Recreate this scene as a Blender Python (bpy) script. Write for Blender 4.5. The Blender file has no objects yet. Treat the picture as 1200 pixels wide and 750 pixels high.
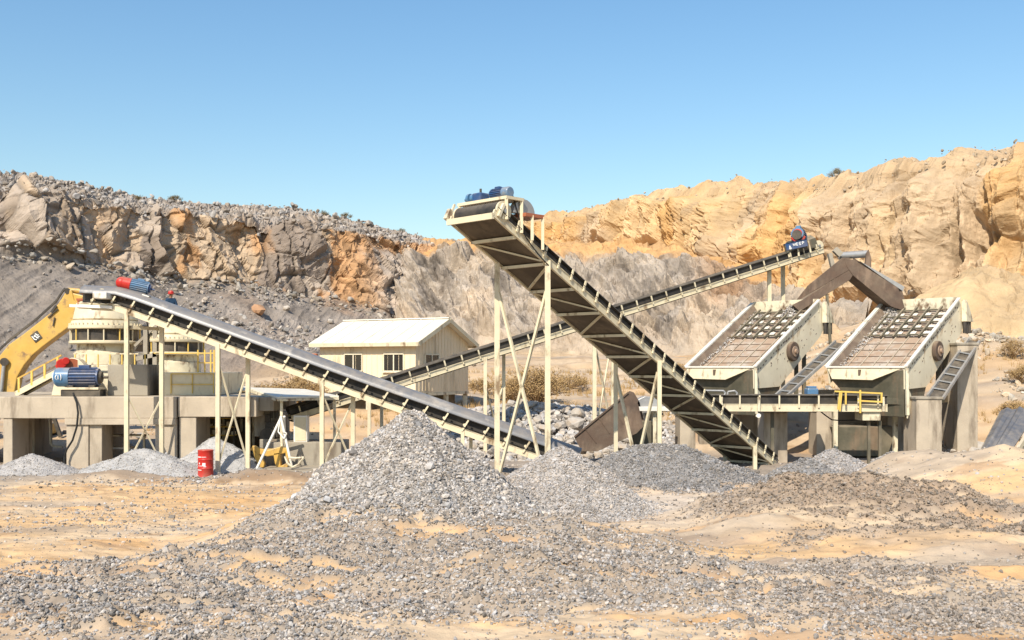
import bpy, math, random
import numpy as np
from mathutils import Vector, Matrix
sc = bpy.context.scene
col = sc.collection
R = math.radians
random.seed(7)
rng = np.random.default_rng(11)

# ------------------------------------------------------------ camera, sky, sun, exposure
CAMH = 4.5
cd = bpy.data.cameras.new("camera"); cam = bpy.data.objects.new("camera", cd); col.objects.link(cam)
cam.location = (0, 0, CAMH); cam.rotation_euler = (R(90), 0, 0)
cd.sensor_width = 36; cd.lens = 36.0; cd.shift_y = 55/1200.0
cd.clip_start = 0.1; cd.clip_end = 8000
sc.camera = cam
SUN_AZ, SUN_EL = 203.0, 44.0            # azimuth clockwise from +Y
S = Vector((math.sin(R(SUN_AZ))*math.cos(R(SUN_EL)), math.cos(R(SUN_AZ))*math.cos(R(SUN_EL)), math.sin(R(SUN_EL))))
w = bpy.data.worlds.new("World"); sc.world = w; w.use_nodes = True
nt = w.node_tree; nt.nodes.clear()
sky = nt.nodes.new('ShaderNodeTexSky'); sky.sky_type = 'NISHITA'; sky.sun_disc = False
sky.sun_elevation = R(SUN_EL); sky.sun_rotation = R(SUN_AZ)
sky.altitude = 300; sky.air_density = 1.5; sky.dust_density = 1.0; sky.ozone_density = 3.2
bg = nt.nodes.new('ShaderNodeBackground'); bg.inputs[1].default_value = 0.128
ow = nt.nodes.new('ShaderNodeOutputWorld')
hs = nt.nodes.new('ShaderNodeHueSaturation'); hs.inputs['Saturation'].default_value = 1.2; hs.inputs['Value'].default_value = 1.0
nt.links.new(sky.outputs[0], hs.inputs['Color']); nt.links.new(hs.outputs[0], bg.inputs[0]); nt.links.new(bg.outputs[0], ow.inputs[0])
ld = bpy.data.lights.new("sun", 'SUN'); ld.energy = 5.0; ld.angle = R(0.5); ld.color = (1, .915, .77)
lo = bpy.data.objects.new("sun", ld); col.objects.link(lo); lo.rotation_euler = S.to_track_quat('Z', 'Y').to_euler()
lo.location = (0, 0, 60)
sc.view_settings.view_transform = 'Standard'; sc.view_settings.look = 'None'
sc.view_settings.gamma = 1; sc.view_settings.exposure = 0.33

def P(px, py, Y):                       # a point of the place, from where the photo shows it and how far off it is
    return Vector(((px-600)/1200*Y, Y, CAMH-(py-430)/1200*Y))

# ------------------------------------------------------------ numpy noise
def _h(ix, iy, iz, s=0):
    n = (ix.astype(np.int64)*73856093) ^ (iy.astype(np.int64)*19349663) ^ (iz.astype(np.int64)*83492791) ^ (s*2654435761)
    n = (n ^ (n >> 13)) * 1274126177 & 0x7fffffff
    n = (n ^ (n >> 11)) * 1103515245 & 0x7fffffff
    return ((n >> 7) & 0xffff)/65535.0
def vnoise(p, s=0):
    i = np.floor(p); f = p-i; f = f*f*f*(f*(f*6-15)+10); i = i.astype(np.int64)
    r = 0
    for a in (0, 1):
        for b in (0, 1):
            for c in (0, 1):
                wgt = (f[:, 0] if a else 1-f[:, 0])*(f[:, 1] if b else 1-f[:, 1])*(f[:, 2] if c else 1-f[:, 2])
                r = r + wgt*_h(i[:, 0]+a, i[:, 1]+b, i[:, 2]+c, s)
    return r*2-1
def fbm(p, o=4, s=0, g=.5):
    r = 0; a = 1; t = 0
    for k in range(o):
        r = r+a*vnoise(p*(2.03**k)+k*17.3, s+k); t += a; a *= g
    return r/t
def ridged(p, o=4, s=0):
    r = 0; a = 1; t = 0
    for k in range(o):
        r = r+a*(1-2*np.abs(vnoise(p*(2.03**k)+k*9.1, s+k))); t += a; a *= .5
    return r/t
def facets(p, s=0, tilt=1.0):
    """cellular blocks: each cell a plane of its own tilt -> (height, cell random, edge distance)"""
    i = np.floor(p).astype(np.int64); N = len(p)
    best = np.full(N, 1e9); sec = np.full(N, 1e9); hv = np.zeros(N); cr = np.zeros(N)
    for a in (-1, 0, 1):
        for b in (-1, 0, 1):
            for c in (-1, 0, 1):
                x, y, z = i[:, 0]+a, i[:, 1]+b, i[:, 2]+c
                q = np.stack([x+_h(x, y, z, s+1), y+_h(x, y, z, s+2), z+_h(x, y, z, s+3)], 1)
                d = p-q; dd = (d*d).sum(1); m = dd < best
                sec = np.where(m, best, np.minimum(sec, dd))
                g = np.stack([_h(x, y, z, s+4), _h(x, y, z, s+5), _h(x, y, z, s+6)], 1)*2-1
                v = (_h(x, y, z, s+7)-.5)+tilt*(g*d).sum(1)
                hv = np.where(m, v, hv); cr = np.where(m, _h(x, y, z, s+8), cr); best = np.where(m, dd, best)
    e = np.sqrt(sec)-np.sqrt(best)
    return hv*np.clip(e/.16, 0, 1)**.7, cr, e
def sst(x, a, b):
    t = np.clip((x-a)/(b-a), 0, 1); return t*t*(3-2*t)
def mixc(a, b, t):
    return a+(b-a)*t[:, None]

# ------------------------------------------------------------ materials
def lin(r, g, b):
    f = lambda c: (c/255/12.92) if c/255 <= .04045 else ((c/255+.055)/1.055)**2.4
    return (f(r), f(g), f(b), 1)
def mat(name, c1, c2=None, scale=3, rough=.7, metal=0, bump=.0, bscale=30, stain=None, stain_amt=.0, stain_scale=1.5, streak=1.0, attr=False, spec=.3, dust=.0):
    m = bpy.data.materials.new(name); m.use_nodes = True; t = m.node_tree; N = t.nodes; L = t.links
    b = N['Principled BSDF']; b.inputs['Roughness'].default_value = rough; b.inputs['Metallic'].default_value = metal
    b.inputs['Specular IOR Level'].default_value = spec
    tc = N.new('ShaderNodeTexCoord')
    def noise(sc_, det=6, zs=1.0):
        mp = N.new('ShaderNodeMapping'); mp.inputs['Scale'].default_value = (1, 1, zs); L.new(tc.outputs['Object'], mp.inputs[0])
        n = N.new('ShaderNodeTexNoise'); n.inputs['Scale'].default_value = sc_; n.inputs['Detail'].default_value = det
        n.inputs['Roughness'].default_value = .62
        L.new(mp.outputs[0], n.inputs['Vector']); return n
    def ramp(src, a, b_):
        r = N.new('ShaderNodeMapRange'); r.inputs[1].default_value = a; r.inputs[2].default_value = b_; L.new(src, r.inputs[0]); return r.outputs[0]
    def mix(f, A, B, mode='MIX'):
        x = N.new('ShaderNodeMix'); x.data_type = 'RGBA'; x.blend_type = mode
        if isinstance(f, (int, float)): x.inputs[0].default_value = f
        else: L.new(f, x.inputs[0])
        for k, v in ((6, A), (7, B)):
            if isinstance(v, tuple): x.inputs[k].default_value = v
            else: L.new(v, x.inputs[k])
        return x.outputs[2]
    if c2 is None: c2 = tuple(x*.75 for x in c1[:3])+(1,)
    n1 = noise(scale)
    f1 = ramp(n1.outputs[0], .3, .7)
    if attr:
        at = N.new('ShaderNodeAttribute'); at.attribute_name = 'Col'
        c = mix(f1, mix(1.0, at.outputs[0], c1, 'MULTIPLY'), mix(1.0, at.outputs[0], c2, 'MULTIPLY'))
    else:
        c = mix(f1, c1, c2)
    if stain:
        n2 = noise(stain_scale, 8, streak); f2 = ramp(n2.outputs[0], .62-stain_amt*.35, .72-stain_amt*.2)
        c = mix(f2, c, stain)
    if dust:
        ge = N.new('ShaderNodeNewGeometry'); sx = N.new('ShaderNodeSeparateXYZ'); L.new(ge.outputs['Normal'], sx.inputs[0])
        nd = noise(3.5, 8); mu = N.new('ShaderNodeMath'); mu.operation = 'MULTIPLY'; L.new(ramp(sx.outputs[2], .25, .9), mu.inputs[0]); L.new(ramp(nd.outputs[0], .25, .6), mu.inputs[1])
        m2 = N.new('ShaderNodeMath'); m2.operation = 'MULTIPLY'; L.new(mu.outputs[0], m2.inputs[0]); m2.inputs[1].default_value = dust
        nd2 = noise(.9, 9); m3 = N.new('ShaderNodeMath'); m3.operation = 'MULTIPLY_ADD'; L.new(ramp(nd2.outputs[0], .42, .72), m3.inputs[0]); m3.inputs[1].default_value = dust*.55; L.new(m2.outputs[0], m3.inputs[2]); m3.use_clamp = True
        c = mix(m3.outputs[0], c, (.44, .355, .25, 1))
    L.new(c, b.inputs['Base Color'])
    if bump:
        n3 = noise(bscale, 8); bp = N.new('ShaderNodeBump'); bp.inputs['Strength'].default_value = min(bump, 1); bp.inputs['Distance'].default_value = .02 if bump <= 1 else .02*bump
        L.new(n3.outputs[0], bp.inputs['Height']); L.new(bp.outputs[0], b.inputs['Normal'])
    return m
M = {}
M['cream'] = mat('cream_paint', (.70, .62, .44, 1), (.60, .52, .36, 1), 2.5, .5, bump=.15, bscale=9, stain=(.20, .13, .07, 1), stain_amt=.18, stain_scale=2.2, streak=.35, dust=0.55)
M['creamw'] = mat('worn_cream_paint', (.72, .66, .50, 1), (.60, .54, .39, 1), 1.8, .5, bump=.25, bscale=6, stain=(.16, .10, .06, 1), stain_amt=.32, stain_scale=3.0, streak=.5, dust=0.5)
M['creamp'] = mat('cream_plate_paint', (.78, .70, .53, 1), (.70, .62, .46, 1), 1.2, .5, bump=.12, bscale=6, stain=(.40, .28, .16, 1), stain_amt=.10, stain_scale=2.2, streak=.5, dust=0.45)
M['white'] = mat('white_paint', (.78, .76, .70, 1), (.66, .63, .56, 1), 2, .45, bump=.1, stain=(.35, .28, .2, 1), stain_amt=.1, streak=.4, dust=0.3)
M['wall'] = mat('cream_wall_cladding', (.82, .67, .46, 1), (.77, .63, .43, 1), 1.2, .75, bump=.1, stain=(.5, .4, .26, 1), stain_amt=.15, stain_scale=.8, streak=.3, dust=0.18)
M['roof'] = mat('pale_roof_sheet', (.80, .76, .66, 1), (.72, .67, .56, 1), .8, .45, bump=.1, bscale=5, dust=0.25)
M['conc'] = mat('concrete', (.50, .42, .32, 1), (.38, .32, .25, 1), .9, .9, bump=.5, bscale=14, stain=(.20, .16, .12, 1), stain_amt=.32, stain_scale=1.3, streak=.22, dust=0.3)
M['concg'] = mat('grey_concrete', (.36, .32, .26, 1), (.27, .24, .19, 1), .8, .9, bump=.5, bscale=12, stain=(.16, .13, .10, 1), stain_amt=.35, stain_scale=1.1, streak=.25, dust=0.3)
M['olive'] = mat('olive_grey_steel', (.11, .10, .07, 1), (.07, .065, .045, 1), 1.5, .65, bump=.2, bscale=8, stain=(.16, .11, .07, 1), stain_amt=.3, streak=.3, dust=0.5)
M['rubber'] = mat('black_rubber', (.018, .017, .016, 1), (.035, .032, .03, 1), 4, .6, bump=.3, bscale=20, dust=0.25)
M['belt'] = mat('grey_belt', (.10, .105, .12, 1), (.155, .16, .175, 1), 1.2, .40, bump=.15, bscale=10, stain=(.30, .28, .26, 1), stain_amt=.18, stain_scale=1.5, spec=.6, dust=0.3)
M['bluebelt'] = mat('blue_grey_belt', (.055, .065, .085, 1), (.09, .10, .125, 1), 1.2, .4, bump=.15, bscale=10, stain=(.16, .16, .17, 1), stain_amt=.15, stain_scale=1, dust=0.25)
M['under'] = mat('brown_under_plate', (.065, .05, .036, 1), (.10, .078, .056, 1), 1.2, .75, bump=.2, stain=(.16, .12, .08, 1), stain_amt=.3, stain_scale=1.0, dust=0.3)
M['rust'] = mat('rusty_steel', (.125, .082, .058, 1), (.085, .06, .047, 1), 1.6, .75, bump=.4, bscale=12, stain=(.20, .14, .10, 1), stain_amt=.3, stain_scale=1.4, streak=.4, dust=0.4)
M['rustl'] = mat('pale_rusty_mesh', (.34, .235, .165, 1), (.26, .175, .125, 1), 1.2, .85, bump=.4, bscale=25, stain=(.42, .36, .30, 1), stain_amt=.5, stain_scale=1.2, dust=0.2)
M['dark'] = mat('dark_machinery', (.035, .032, .028, 1), (.06, .052, .044, 1), 4, .55, bump=.3, dust=0.5)
M['steel'] = mat('grey_steel', (.42, .42, .42, 1), (.30, .30, .30, 1), 3, .4, .4, bump=.1, dust=0.4)
M['yellow'] = mat('yellow_paint', (.60, .37, .09, 1), (.50, .30, .065, 1), 1.5, .42, bump=.12, bscale=8, stain=(.20, .12, .06, 1), stain_amt=.2, stain_scale=1.8, dust=0.35)
M['yrail'] = mat('yellow_rail_paint', (.72, .50, .12, 1), (.62, .41, .10, 1), 3, .5)
M['blue'] = mat('light_blue_paint', (.075, .19, .34, 1), (.06, .15, .28, 1), 2, .35, bump=.1, stain=(.18, .2, .22, 1), stain_amt=.1, dust=0.45)
M['dblue'] = mat('dark_blue_paint', (.022, .07, .19, 1), (.016, .05, .14, 1), 2, .35, bump=.1, dust=0.45)
M['red'] = mat('red_paint', (.50, .025, .018, 1), (.40, .018, .014, 1), 2, .4, bump=.15, stain=(.3, .05, .03, 1), stain_amt=.2, dust=0.3)
M['orange'] = mat('red_oxide_paint', (.42, .12, .05, 1), (.3, .08, .035, 1), 2, .5, dust=0.3)
M['mark'] = mat('white_marking', (.8, .8, .78, 1), (.7, .7, .68, 1), 8, .5)
M['skin'] = mat('skin', (.36, .20, .13, 1), (.32, .17, .11, 1), 6, .55)
M['navy'] = mat('navy_cloth', (.02, .055, .11, 1), (.015, .035, .07, 1), 8, .9, bump=.3)
M['cable'] = mat('black_cable', (.02, .02, .02, 1), None, 4, .5)
M['twig'] = mat('dry_twigs', (.24, .155, .085, 1), (.34, .23, .12, 1), 1.5, .9)
M['leafd'] = mat('dry_leaves', (.42, .28, .12, 1), (.28, .18, .08, 1), 2.5, .9)
M['leafg'] = mat('grey_green_leaves', (.14, .12, .06, 1), (.22, .17, .09, 1), 2.5, .9)
g = bpy.data.materials.new('dark_window_glass'); g.use_nodes = True; b = g.node_tree.nodes['Principled BSDF']
b.inputs['Base Color'].default_value = (.03, .028, .025, 1); b.inputs['Roughness'].default_value = .08
nn = g.node_tree.nodes.new('ShaderNodeTexNoise'); nn.inputs['Scale'].default_value = 2
rr = g.node_tree.nodes.new('ShaderNodeMapRange'); rr.inputs[3].default_value = .05; rr.inputs[4].default_value = .25
g.node_tree.links.new(nn.outputs[0], rr.inputs[0]); g.node_tree.links.new(rr.outputs[0], b.inputs['Roughness'])
M['glass'] = g
W1 = (1, 1, 1, 1)
M['cliff'] = mat('cliff_rock', (1.12, 1.1, 1.08, 1), (.78, .76, .74, 1), .35, .95, bump=9, bscale=2.2, attr=True, spec=.1)
M['ground'] = mat('dusty_ground', (1.08, 1.07, 1.05, 1), (.88, .86, .84, 1), .8, .95, bump=1.6, bscale=6, attr=True, spec=.1)
M['stone'] = mat('broken_stone', (1.15, 1.15, 1.15, 1), (.75, .75, .75, 1), 2.5, .92, bump=.6, bscale=9, attr=True, spec=.15)
M['boulder'] = mat('pale_boulder', (.47, .42, .36, 1), (.34, .30, .26, 1), 1.2, .92, bump=1.5, bscale=5, stain=(.42, .33, .24, 1), stain_amt=.3, stain_scale=.9)
M['obould'] = mat('orange_boulder', (.48, .27, .14, 1), (.38, .22, .13, 1), 1.2, .92, bump=1.5, bscale=5)

# ------------------------------------------------------------ mesh helpers
def tag(o, label=None, cat=None, group=None, kind=None):
    if label: o['label'] = label
    if cat: o['category'] = cat
    if group: o['group'] = group
    if kind: o['kind'] = kind
    return o
def thing(name, label, cat, loc, group=None):
    o = bpy.data.objects.new(name, None); o.location = loc; col.objects.link(o); o.empty_display_size = .3
    return tag(o, label, cat, group)
def rootloc(p):
    v = Vector((0, 0, 0))
    while p is not None: v += p.location; p = p.parent
    return v
class MB:
    def __init__(s): s.v = []; s.f = []; s.mi = []; s.cur = 0
    def add(s, vs, fs):
        o = len(s.v); s.v += [Vector(x) for x in vs]; s.f += [tuple(i+o for i in f) for f in fs]; s.mi += [s.cur]*len(fs); return s
    def frame(s, c, ax, ay, az):        # box from centre and three half-axis vectors
        c = Vector(c)
        vs = [c+sx*ax+sy*ay+sz*az for sx in (-1, 1) for sy in (-1, 1) for sz in (-1, 1)]
        return s.add(vs, [(0, 1, 3, 2), (4, 6, 7, 5), (0, 4, 5, 1), (2, 3, 7, 6), (0, 2, 6, 4), (1, 5, 7, 3)])
    def box(s, x0, x1, y0, y1, z0, z1):
        return s.frame(((x0+x1)/2, (y0+y1)/2, (z0+z1)/2), Vector(((x1-x0)/2, 0, 0)), Vector((0, (y1-y0)/2, 0)), Vector((0, 0, (z1-z0)/2)))
    def bar(s, a, b, wd, hh=None, up=(0, 0, 1)):   # rectangular bar between two points
        a = Vector(a); b = Vector(b); hh = hh or wd; d = (b-a)
        u = d.normalized(); up = Vector(up)
        if abs(u.dot(up)) > .98: up = Vector((0, 1, 0))
        sd = u.cross(up).normalized(); n = sd.cross(u).normalized()
        return s.frame((a+b)/2, d/2, sd*wd/2, n*hh/2)
    def cyl(s, a, b, r0, r1=None, n=16, cap=True):
        a = Vector(a); b = Vector(b); r1 = r0 if r1 is None else r1; u = (b-a).normalized()
        up = Vector((0, 0, 1)) if abs(u.z) < .95 else Vector((0, 1, 0)); x = u.cross(up).normalized(); y = u.cross(x)
        vs = [a+(x*math.cos(t)+y*math.sin(t))*r0 for t in [2*math.pi*k/n for k in range(n)]]
        vs += [b+(x*math.cos(t)+y*math.sin(t))*r1 for t in [2*math.pi*k/n for k in range(n)]]
        fs = [(k, (k+1) % n, n+(k+1) % n, n+k) for k in range(n)]
        if cap: fs += [tuple(range(n))[::-1], tuple(range(n, 2*n))]
        return s.add(vs, fs)
    def tube(s, pts, r, n=6):
        for a, b in zip(pts, pts[1:]): s.cyl(a, b, r, n=n)
        return s
    def lathe(s, c, prof, n=32):        # prof: (r, z) bottom to top
        c = Vector(c); vs = []; fs = []
        for r, z in prof:
            vs += [c+Vector((r*math.cos(2*math.pi*k/n), r*math.sin(2*math.pi*k/n), z)) for k in range(n)]
        for j in range(len(prof)-1):
            for k in range(n): fs.append((j*n+k, j*n+(k+1) % n, (j+1)*n+(k+1) % n, (j+1)*n+k))
        fs.append(tuple(range(n))[::-1]); fs.append(tuple(range((len(prof)-1)*n, len(prof)*n)))
        return s.add(vs, fs)
    def sweep(s, sec, path, wd, closed=True):   # sec: (w, n) pts; wd: horizontal width direction
        wd = Vector(wd); k = len(sec); vs = []; path = [Vector(p) for p in path]
        for i, p in enumerate(path):
            d = (path[min(i+1, len(path)-1)]-path[max(i-1, 0)]).normalized(); n = wd.cross(d).normalized()
            if n.z < 0: n = -n
            vs += [p+wd*a+n*b for a, b in sec]
        fs = []
        for i in range(len(path)-1):
            for j in range(k if closed else k-1):
                fs.append((i*k+j, i*k+(j+1) % k, (i+1)*k+(j+1) % k, (i+1)*k+j))
        if closed: fs += [tuple(range(k))[::-1], tuple(range((len(path)-1)*k, len(path)*k))]
        return s.add(vs, fs)
    def prism(s, poly, off):            # polygon (3d pts) extruded by vector
        off = Vector(off); k = len(poly); vs = [Vector(p) for p in poly]+[Vector(p)+off for p in poly]
        return s.add(vs, [tuple(range(k))[::-1], tuple(range(k, 2*k))]+[(j, (j+1) % k, k+(j+1) % k, k+j) for j in range(k)])
    def build(s, name, m, parent=None, bevel=0, smooth=False, loc=None):
        me = bpy.data.meshes.new(name); L = rootloc(parent) if parent is not None else Vector(loc or (0, 0, 0))
        me.from_pydata([tuple(v-L) for v in s.v], [], s.f); me.update(); me.polygons.foreach_set('material_index', s.mi)
        import bmesh
        bm = bmesh.new(); bm.from_mesh(me); bmesh.ops.recalc_face_normals(bm, faces=bm.faces); bm.to_mesh(me); bm.free()
        for q_ in ([m] if isinstance(m, str) else m): me.materials.append(M[q_])
        o = bpy.data.objects.new(name, me); col.objects.link(o)
        if parent is not None: o.parent = parent
        elif loc: o.location = loc
        if bevel:
            md = o.modifiers.new('bevel', 'BEVEL'); md.width = bevel; md.segments = 2; md.limit_method = 'ANGLE'; md.angle_limit = R(35)
        if smooth:
            me.shade_smooth(); me.set_sharp_from_angle(angle=R(38))
        return o
def npmesh(name, V, F, m, cols=None, smooth=False, loc=None):
    """fast mesh from numpy: V (n,3), F (m,k) all the same size"""
    me = bpy.data.meshes.new(name); k = F.shape[1]
    if loc is not None: V = V-np.array(loc)
    me.vertices.add(len(V)); me.vertices.foreach_set('co', V.astype(np.float32).ravel())
    me.loops.add(F.size); me.loops.foreach_set('vertex_index', F.astype(np.int32).ravel())
    me.polygons.add(len(F)); me.polygons.foreach_set('loop_start', np.arange(0, F.size, k, dtype=np.int32))
    me.polygons.foreach_set('loop_total', np.full(len(F), k, dtype=np.int32)) if bpy.app.version < (4, 1) else None
    me.update(calc_edges=True); me.validate()
    if cols is not None:
        a = me.attributes.new('Col', 'FLOAT_COLOR', 'POINT'); a.data.foreach_set('color', np.concatenate([cols, np.ones((len(cols), 1))], 1).astype(np.float32).ravel())
    me.polygons.foreach_set('use_smooth', np.full(len(F), smooth, dtype=bool))
    me.materials.append(M[m]); o = bpy.data.objects.new(name, me); col.objects.link(o)
    if loc is not None: o.location = loc
    return o
def gridF(nu, nv):
    i = np.arange(nu-1)[:, None]*nv+np.arange(nv-1)[None, :]
    return np.stack([i, i+nv, i+nv+1, i+1], -1).reshape(-1, 4)

# ------------------------------------------------------------ terrain
def bump2(x, y, cx, cy, rx, ry, H, p=1.6):
    t = np.sqrt(((x-cx)/rx)**2+((y-cy)/ry)**2); return H*np.clip(1-t, 0, 1)**p*(1+(p-1)*np.clip(t, 0, 1))
def gravel_mask(x, y):
    """how much broken stone covers the ground (0 bare sand .. 1 covered)"""
    p = np.stack([x*.22, y*.5, np.zeros_like(x)], 1)
    n = fbm(p, 4, 31)
    g_ = lambda cx, cy, rx, ry: np.exp(-(((x-cx)/rx)**2+((y-cy)/ry)**2))
    m = 1.7*g_(-2.2, 23.2, 7.2, 5.6)+.9*g_(-6.5, 20.0, 4.5, 2.6)       # tongue of gravel in front of the big pile
    m += 1.5*g_(10.2, 30.2, 4.4, 2.9)+.8*g_(13.5, 28.6, 3.2, 1.8)      # right rubble mound
    m += .75*g_(6.5, 37.5, 7, 2.6)+.30*g_(2.2, 33.0, 4.4, 3.6)         # feet of the piles behind
    m += .68*g_(8.5, 20.5, 6, 3.6)
    m -= 1.3*g_(-10.5, 29, 5.0, 6.0)+1.15*g_(4.0, 29.0, 2.3, 2.4)+.6*g_(5.5, 34.5, 3, 1.6)+.35*g_(11, 24.6, 4.5, 1.0)
    strips = sst(np.abs(fbm(np.stack([x*.13, y*.75, x*0+3], 1), 4, 77)+.18*fbm(np.stack([x*.9, y*2.2, x*0], 1), 3, 78)), .03, .08)   # bare sand strips run across
    return np.clip((m+n*1.15-.42)*2.4, 0, 1)*(.15+.85*strips)
def G(x, y, fine=True):
    x = np.atleast_1d(np.asarray(x, float)); y = np.atleast_1d(np.asarray(y, float))
    z = sst(y, 51, 60)*2.0+sst(y, 60, 95)*3.4
    z -= sst(x, -14, -20)*sst(y, 50, 60)*1.2
    z += sst(x, 18, 32)*sst(y, 46, 78)*3.4
    z += bump2(x, y, 9.3, 30.6, 4.8, 3.6, 1.25, 1.35)                     # right rubble swell
    z += bump2(x, y, 13.2, 29.8, 3.4, 2.2, .85, 1.3)+bump2(x, y, 6.8, 27.6, 2.6, 1.5, .55, 1.3)+bump2(x, y, 11.5, 25.6, 4.2, 1.6, .45, 1.3)
    z += bump2(x, y, 17.8, 37.0, 6.0, 4.2, 1.75, 1.3)+bump2(x, y, 14.2, 38.3, 3.2, 2.4, .75)            # sand bank
    z += bump2(x, y, -2.0, 25.8, 6.2, 3.9, .95, 1.2)+bump2(x, y, -5.6, 26.6, 3.4, 1.9, .62, 1.3)+bump2(x, y, -6.2, 22.4, 3.6, 1.6, .45, 1.3)+bump2(x, y, -.5, 21.5, 4.5, 1.6, .35, 1.3)
    z += bump2(x, y, -9.5, 40.2, 5.5, .9, .50)+bump2(x, y, -15.5, 41.0, 3.5, .7, .40)
    p = np.stack([x*.35, y*.7, np.zeros_like(x)], 1)
    z += fbm(p, 4, 5)*.16*(1-sst(y, 60, 90)*.2)*(1+2.0*sst(y, 56, 80))
    for y0 in (33.0, 35.1, 37.2):
        z -= .07*np.exp(-((y-(y0+.07*(x+10)+.35*np.sin(x*.33)))/.17)**2)*sst(x, -3, -5)*sst(x, -30, -24)
    if fine:
        gm = gravel_mask(x, y)
        near = sst(y, 70, 40)
        z += ridged(np.stack([x*.9, y*1.4, x*0], 1), 4, 8)*.05*near
        h, c, e = facets(np.stack([x*3.2, y*3.2, x*0+.5], 1), 3, .9)
        z += gm*near*(h*.11)+gm*.06*near+(1-gm)*near*(fbm(np.stack([x*2.6, y*3.6, x*0], 1), 4, 63)*.045+h*.018)
        z += near*(.25+gm)*(ridged(np.stack([x*.42+3, y*.75, x*0], 1), 4, 61)*.20+fbm(np.stack([x*1.1, y*1.6, x*0], 1), 3, 62)*.09)
    return z
def G1(x, y): return float(G(x, y, True)[0])

xs = np.concatenate([-20-np.geomspace(1, 2500, 60)[::-1], np.arange(-20, 20.01, .075), 20+np.geomspace(.2, 2500, 60)])
ys = np.concatenate([13.5-np.geomspace(.3, 1500, 40)[::-1], np.arange(13.5, 34, .06), np.arange(34, 47, .09), np.arange(47, 100, .45), 100+np.geomspace(1, 2500, 40)])
X, Yg = np.meshgrid(xs, ys, indexing='ij'); x = X.ravel(); y = Yg.ravel()
z = G(x, y); gm = gravel_mask(x, y)
pv = np.stack([x, y, z], 1)
sand = np.array([.53, .355, .195]); sand2 = np.array([.53, .405, .275]); grey = np.array([.275, .235, .198]); brown = np.array([.36, .235, .14]); och = np.array([.56, .34, .16])
c = mixc(np.tile(sand2, (len(x), 1)), sand, sst(fbm(np.stack([x*.12, y*.35, x*0], 1), 4, 40), -.2, .35))
c = mixc(c, och, .85*sst(fbm(np.stack([x*.3, y*.9, x*0+9], 1), 4, 41), .18, .5))
c = mixc(c, brown, .75*sst(fbm(np.stack([x*.5, y*1.6, x*0+5], 1), 5, 42), .22, .42))
dig = np.clip(bump2(x, y, -9.5, 40.2, 5.8, 1.1, 1)+bump2(x, y, -15.5, 41, 3.8, .9, 1), 0, 1)
c = mixc(c, brown*.72, sst(dig+.4*fbm(pv*1.7, 3, 45), .2, .5)*.9)
dust = sst(y, 39, 42)*sst(y, 54, 50)                                # grey stone dust round the plant
c = mixc(c, grey, np.clip(dust*.9+gm*.85, 0, .95))
c = mixc(c, np.array([.40, .31, .22]), sst(y, 52, 60)*.35)
for y0 in (33.0, 35.1, 37.2): c = mixc(c, brown, np.exp(-((y-(y0+.07*(x+10)+.35*np.sin(x*.33)))/.22)**2)*sst(x, -3, -5)*.45*np.clip(.6+fbm(pv*2, 3, 50), 0, 1))
c = mixc(c, grey*1.15, sst(fbm(np.stack([x*.2, y*.6, x*0+7], 1), 4, 51), .10, .35)*.55)
wz = np.clip(np.exp(-(((x-10.5)/5.0)**2+((y-29.8)/3.6)**2))*1.2, 0, 1)*gm
c = mixc(c, np.array([.28, .21, .155]), wz*.8)
pale = np.exp(-(((x-4.6)/3.6)**2+((y-33.5)/3.2)**2))*(1-gm)
c = mixc(c, np.array([.50, .43, .36]), np.clip(pale*1.2, 0, .85))
c = c*(1+.16*fbm(pv*np.array([2.5, 6, 4]), 4, 46)+.10*fbm(np.stack([x*.4, y*2.2, x*0], 1), 4, 49))[:, None]
gr = npmesh('ground', pv, gridF(len(xs), len(ys)), 'ground', c, smooth=True); tag(gr, kind='structure')

# ------------------------------------------------------------ stones
def ico(level):
    import bmesh
    bm = bmesh.new(); bmesh.ops.create_icosphere(bm, subdivisions=level, radius=1)
    v = np.array([q.co[:] for q in bm.verts]); f = np.array([[q.index for q in t.verts] for t in bm.faces]); bm.free(); return v, f
I0v, I0f = ico(1); I1v, I1f = ico(2)
def stone_templates(v, n, seed, jit=.28):
    r = np.random.default_rng(seed); out = []
    for _ in range(n):
        q = v.copy()
        for k in range(7):                              # cut flat faces
            d = r.normal(size=3); d /= np.linalg.norm(d); h = r.uniform(.45, .85)
            s_ = q@d; q = q-np.outer(np.clip(s_-h, 0, None), d)
        q = q*(1+r.uniform(-jit, jit, (len(q), 1))*.4)
        q = q*np.array([r.uniform(.8, 1.25), r.uniform(.7, 1.1), r.uniform(.5, .85)]); out.append(q)
    return out
ST0 = stone_templates(I0v, 14, 3, .5); ST1 = stone_templates(I1v, 10, 4, .2)
def stones_np(pts, sizes, cols, tmpl=ST0, faces=I0f, r=rng):
    n = len(pts); a = r.uniform(0, 2*np.pi, (n, 3)); ca, sa = np.cos(a), np.sin(a)
    z_ = np.zeros(n); o_ = np.ones(n)
    Rz = np.stack([ca[:, 0], -sa[:, 0], z_, sa[:, 0], ca[:, 0], z_, z_, z_, o_], 1).reshape(n, 3, 3)
    Rx = np.stack([o_, z_, z_, z_, ca[:, 1], -sa[:, 1], z_, sa[:, 1], ca[:, 1]], 1).reshape(n, 3, 3)
    T = np.stack(tmpl)[r.integers(0, len(tmpl), n)]
    V = np.einsum('nij,nkj->nki', Rz@Rx, T)*sizes[:, None, None]+pts[:, None, :]
    k = T.shape[1]; F = (faces[None]+(np.arange(n)*k)[:, None, None]).reshape(-1, 3)
    return V.reshape(-1, 3), F, np.repeat(cols, k, 0)
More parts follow.
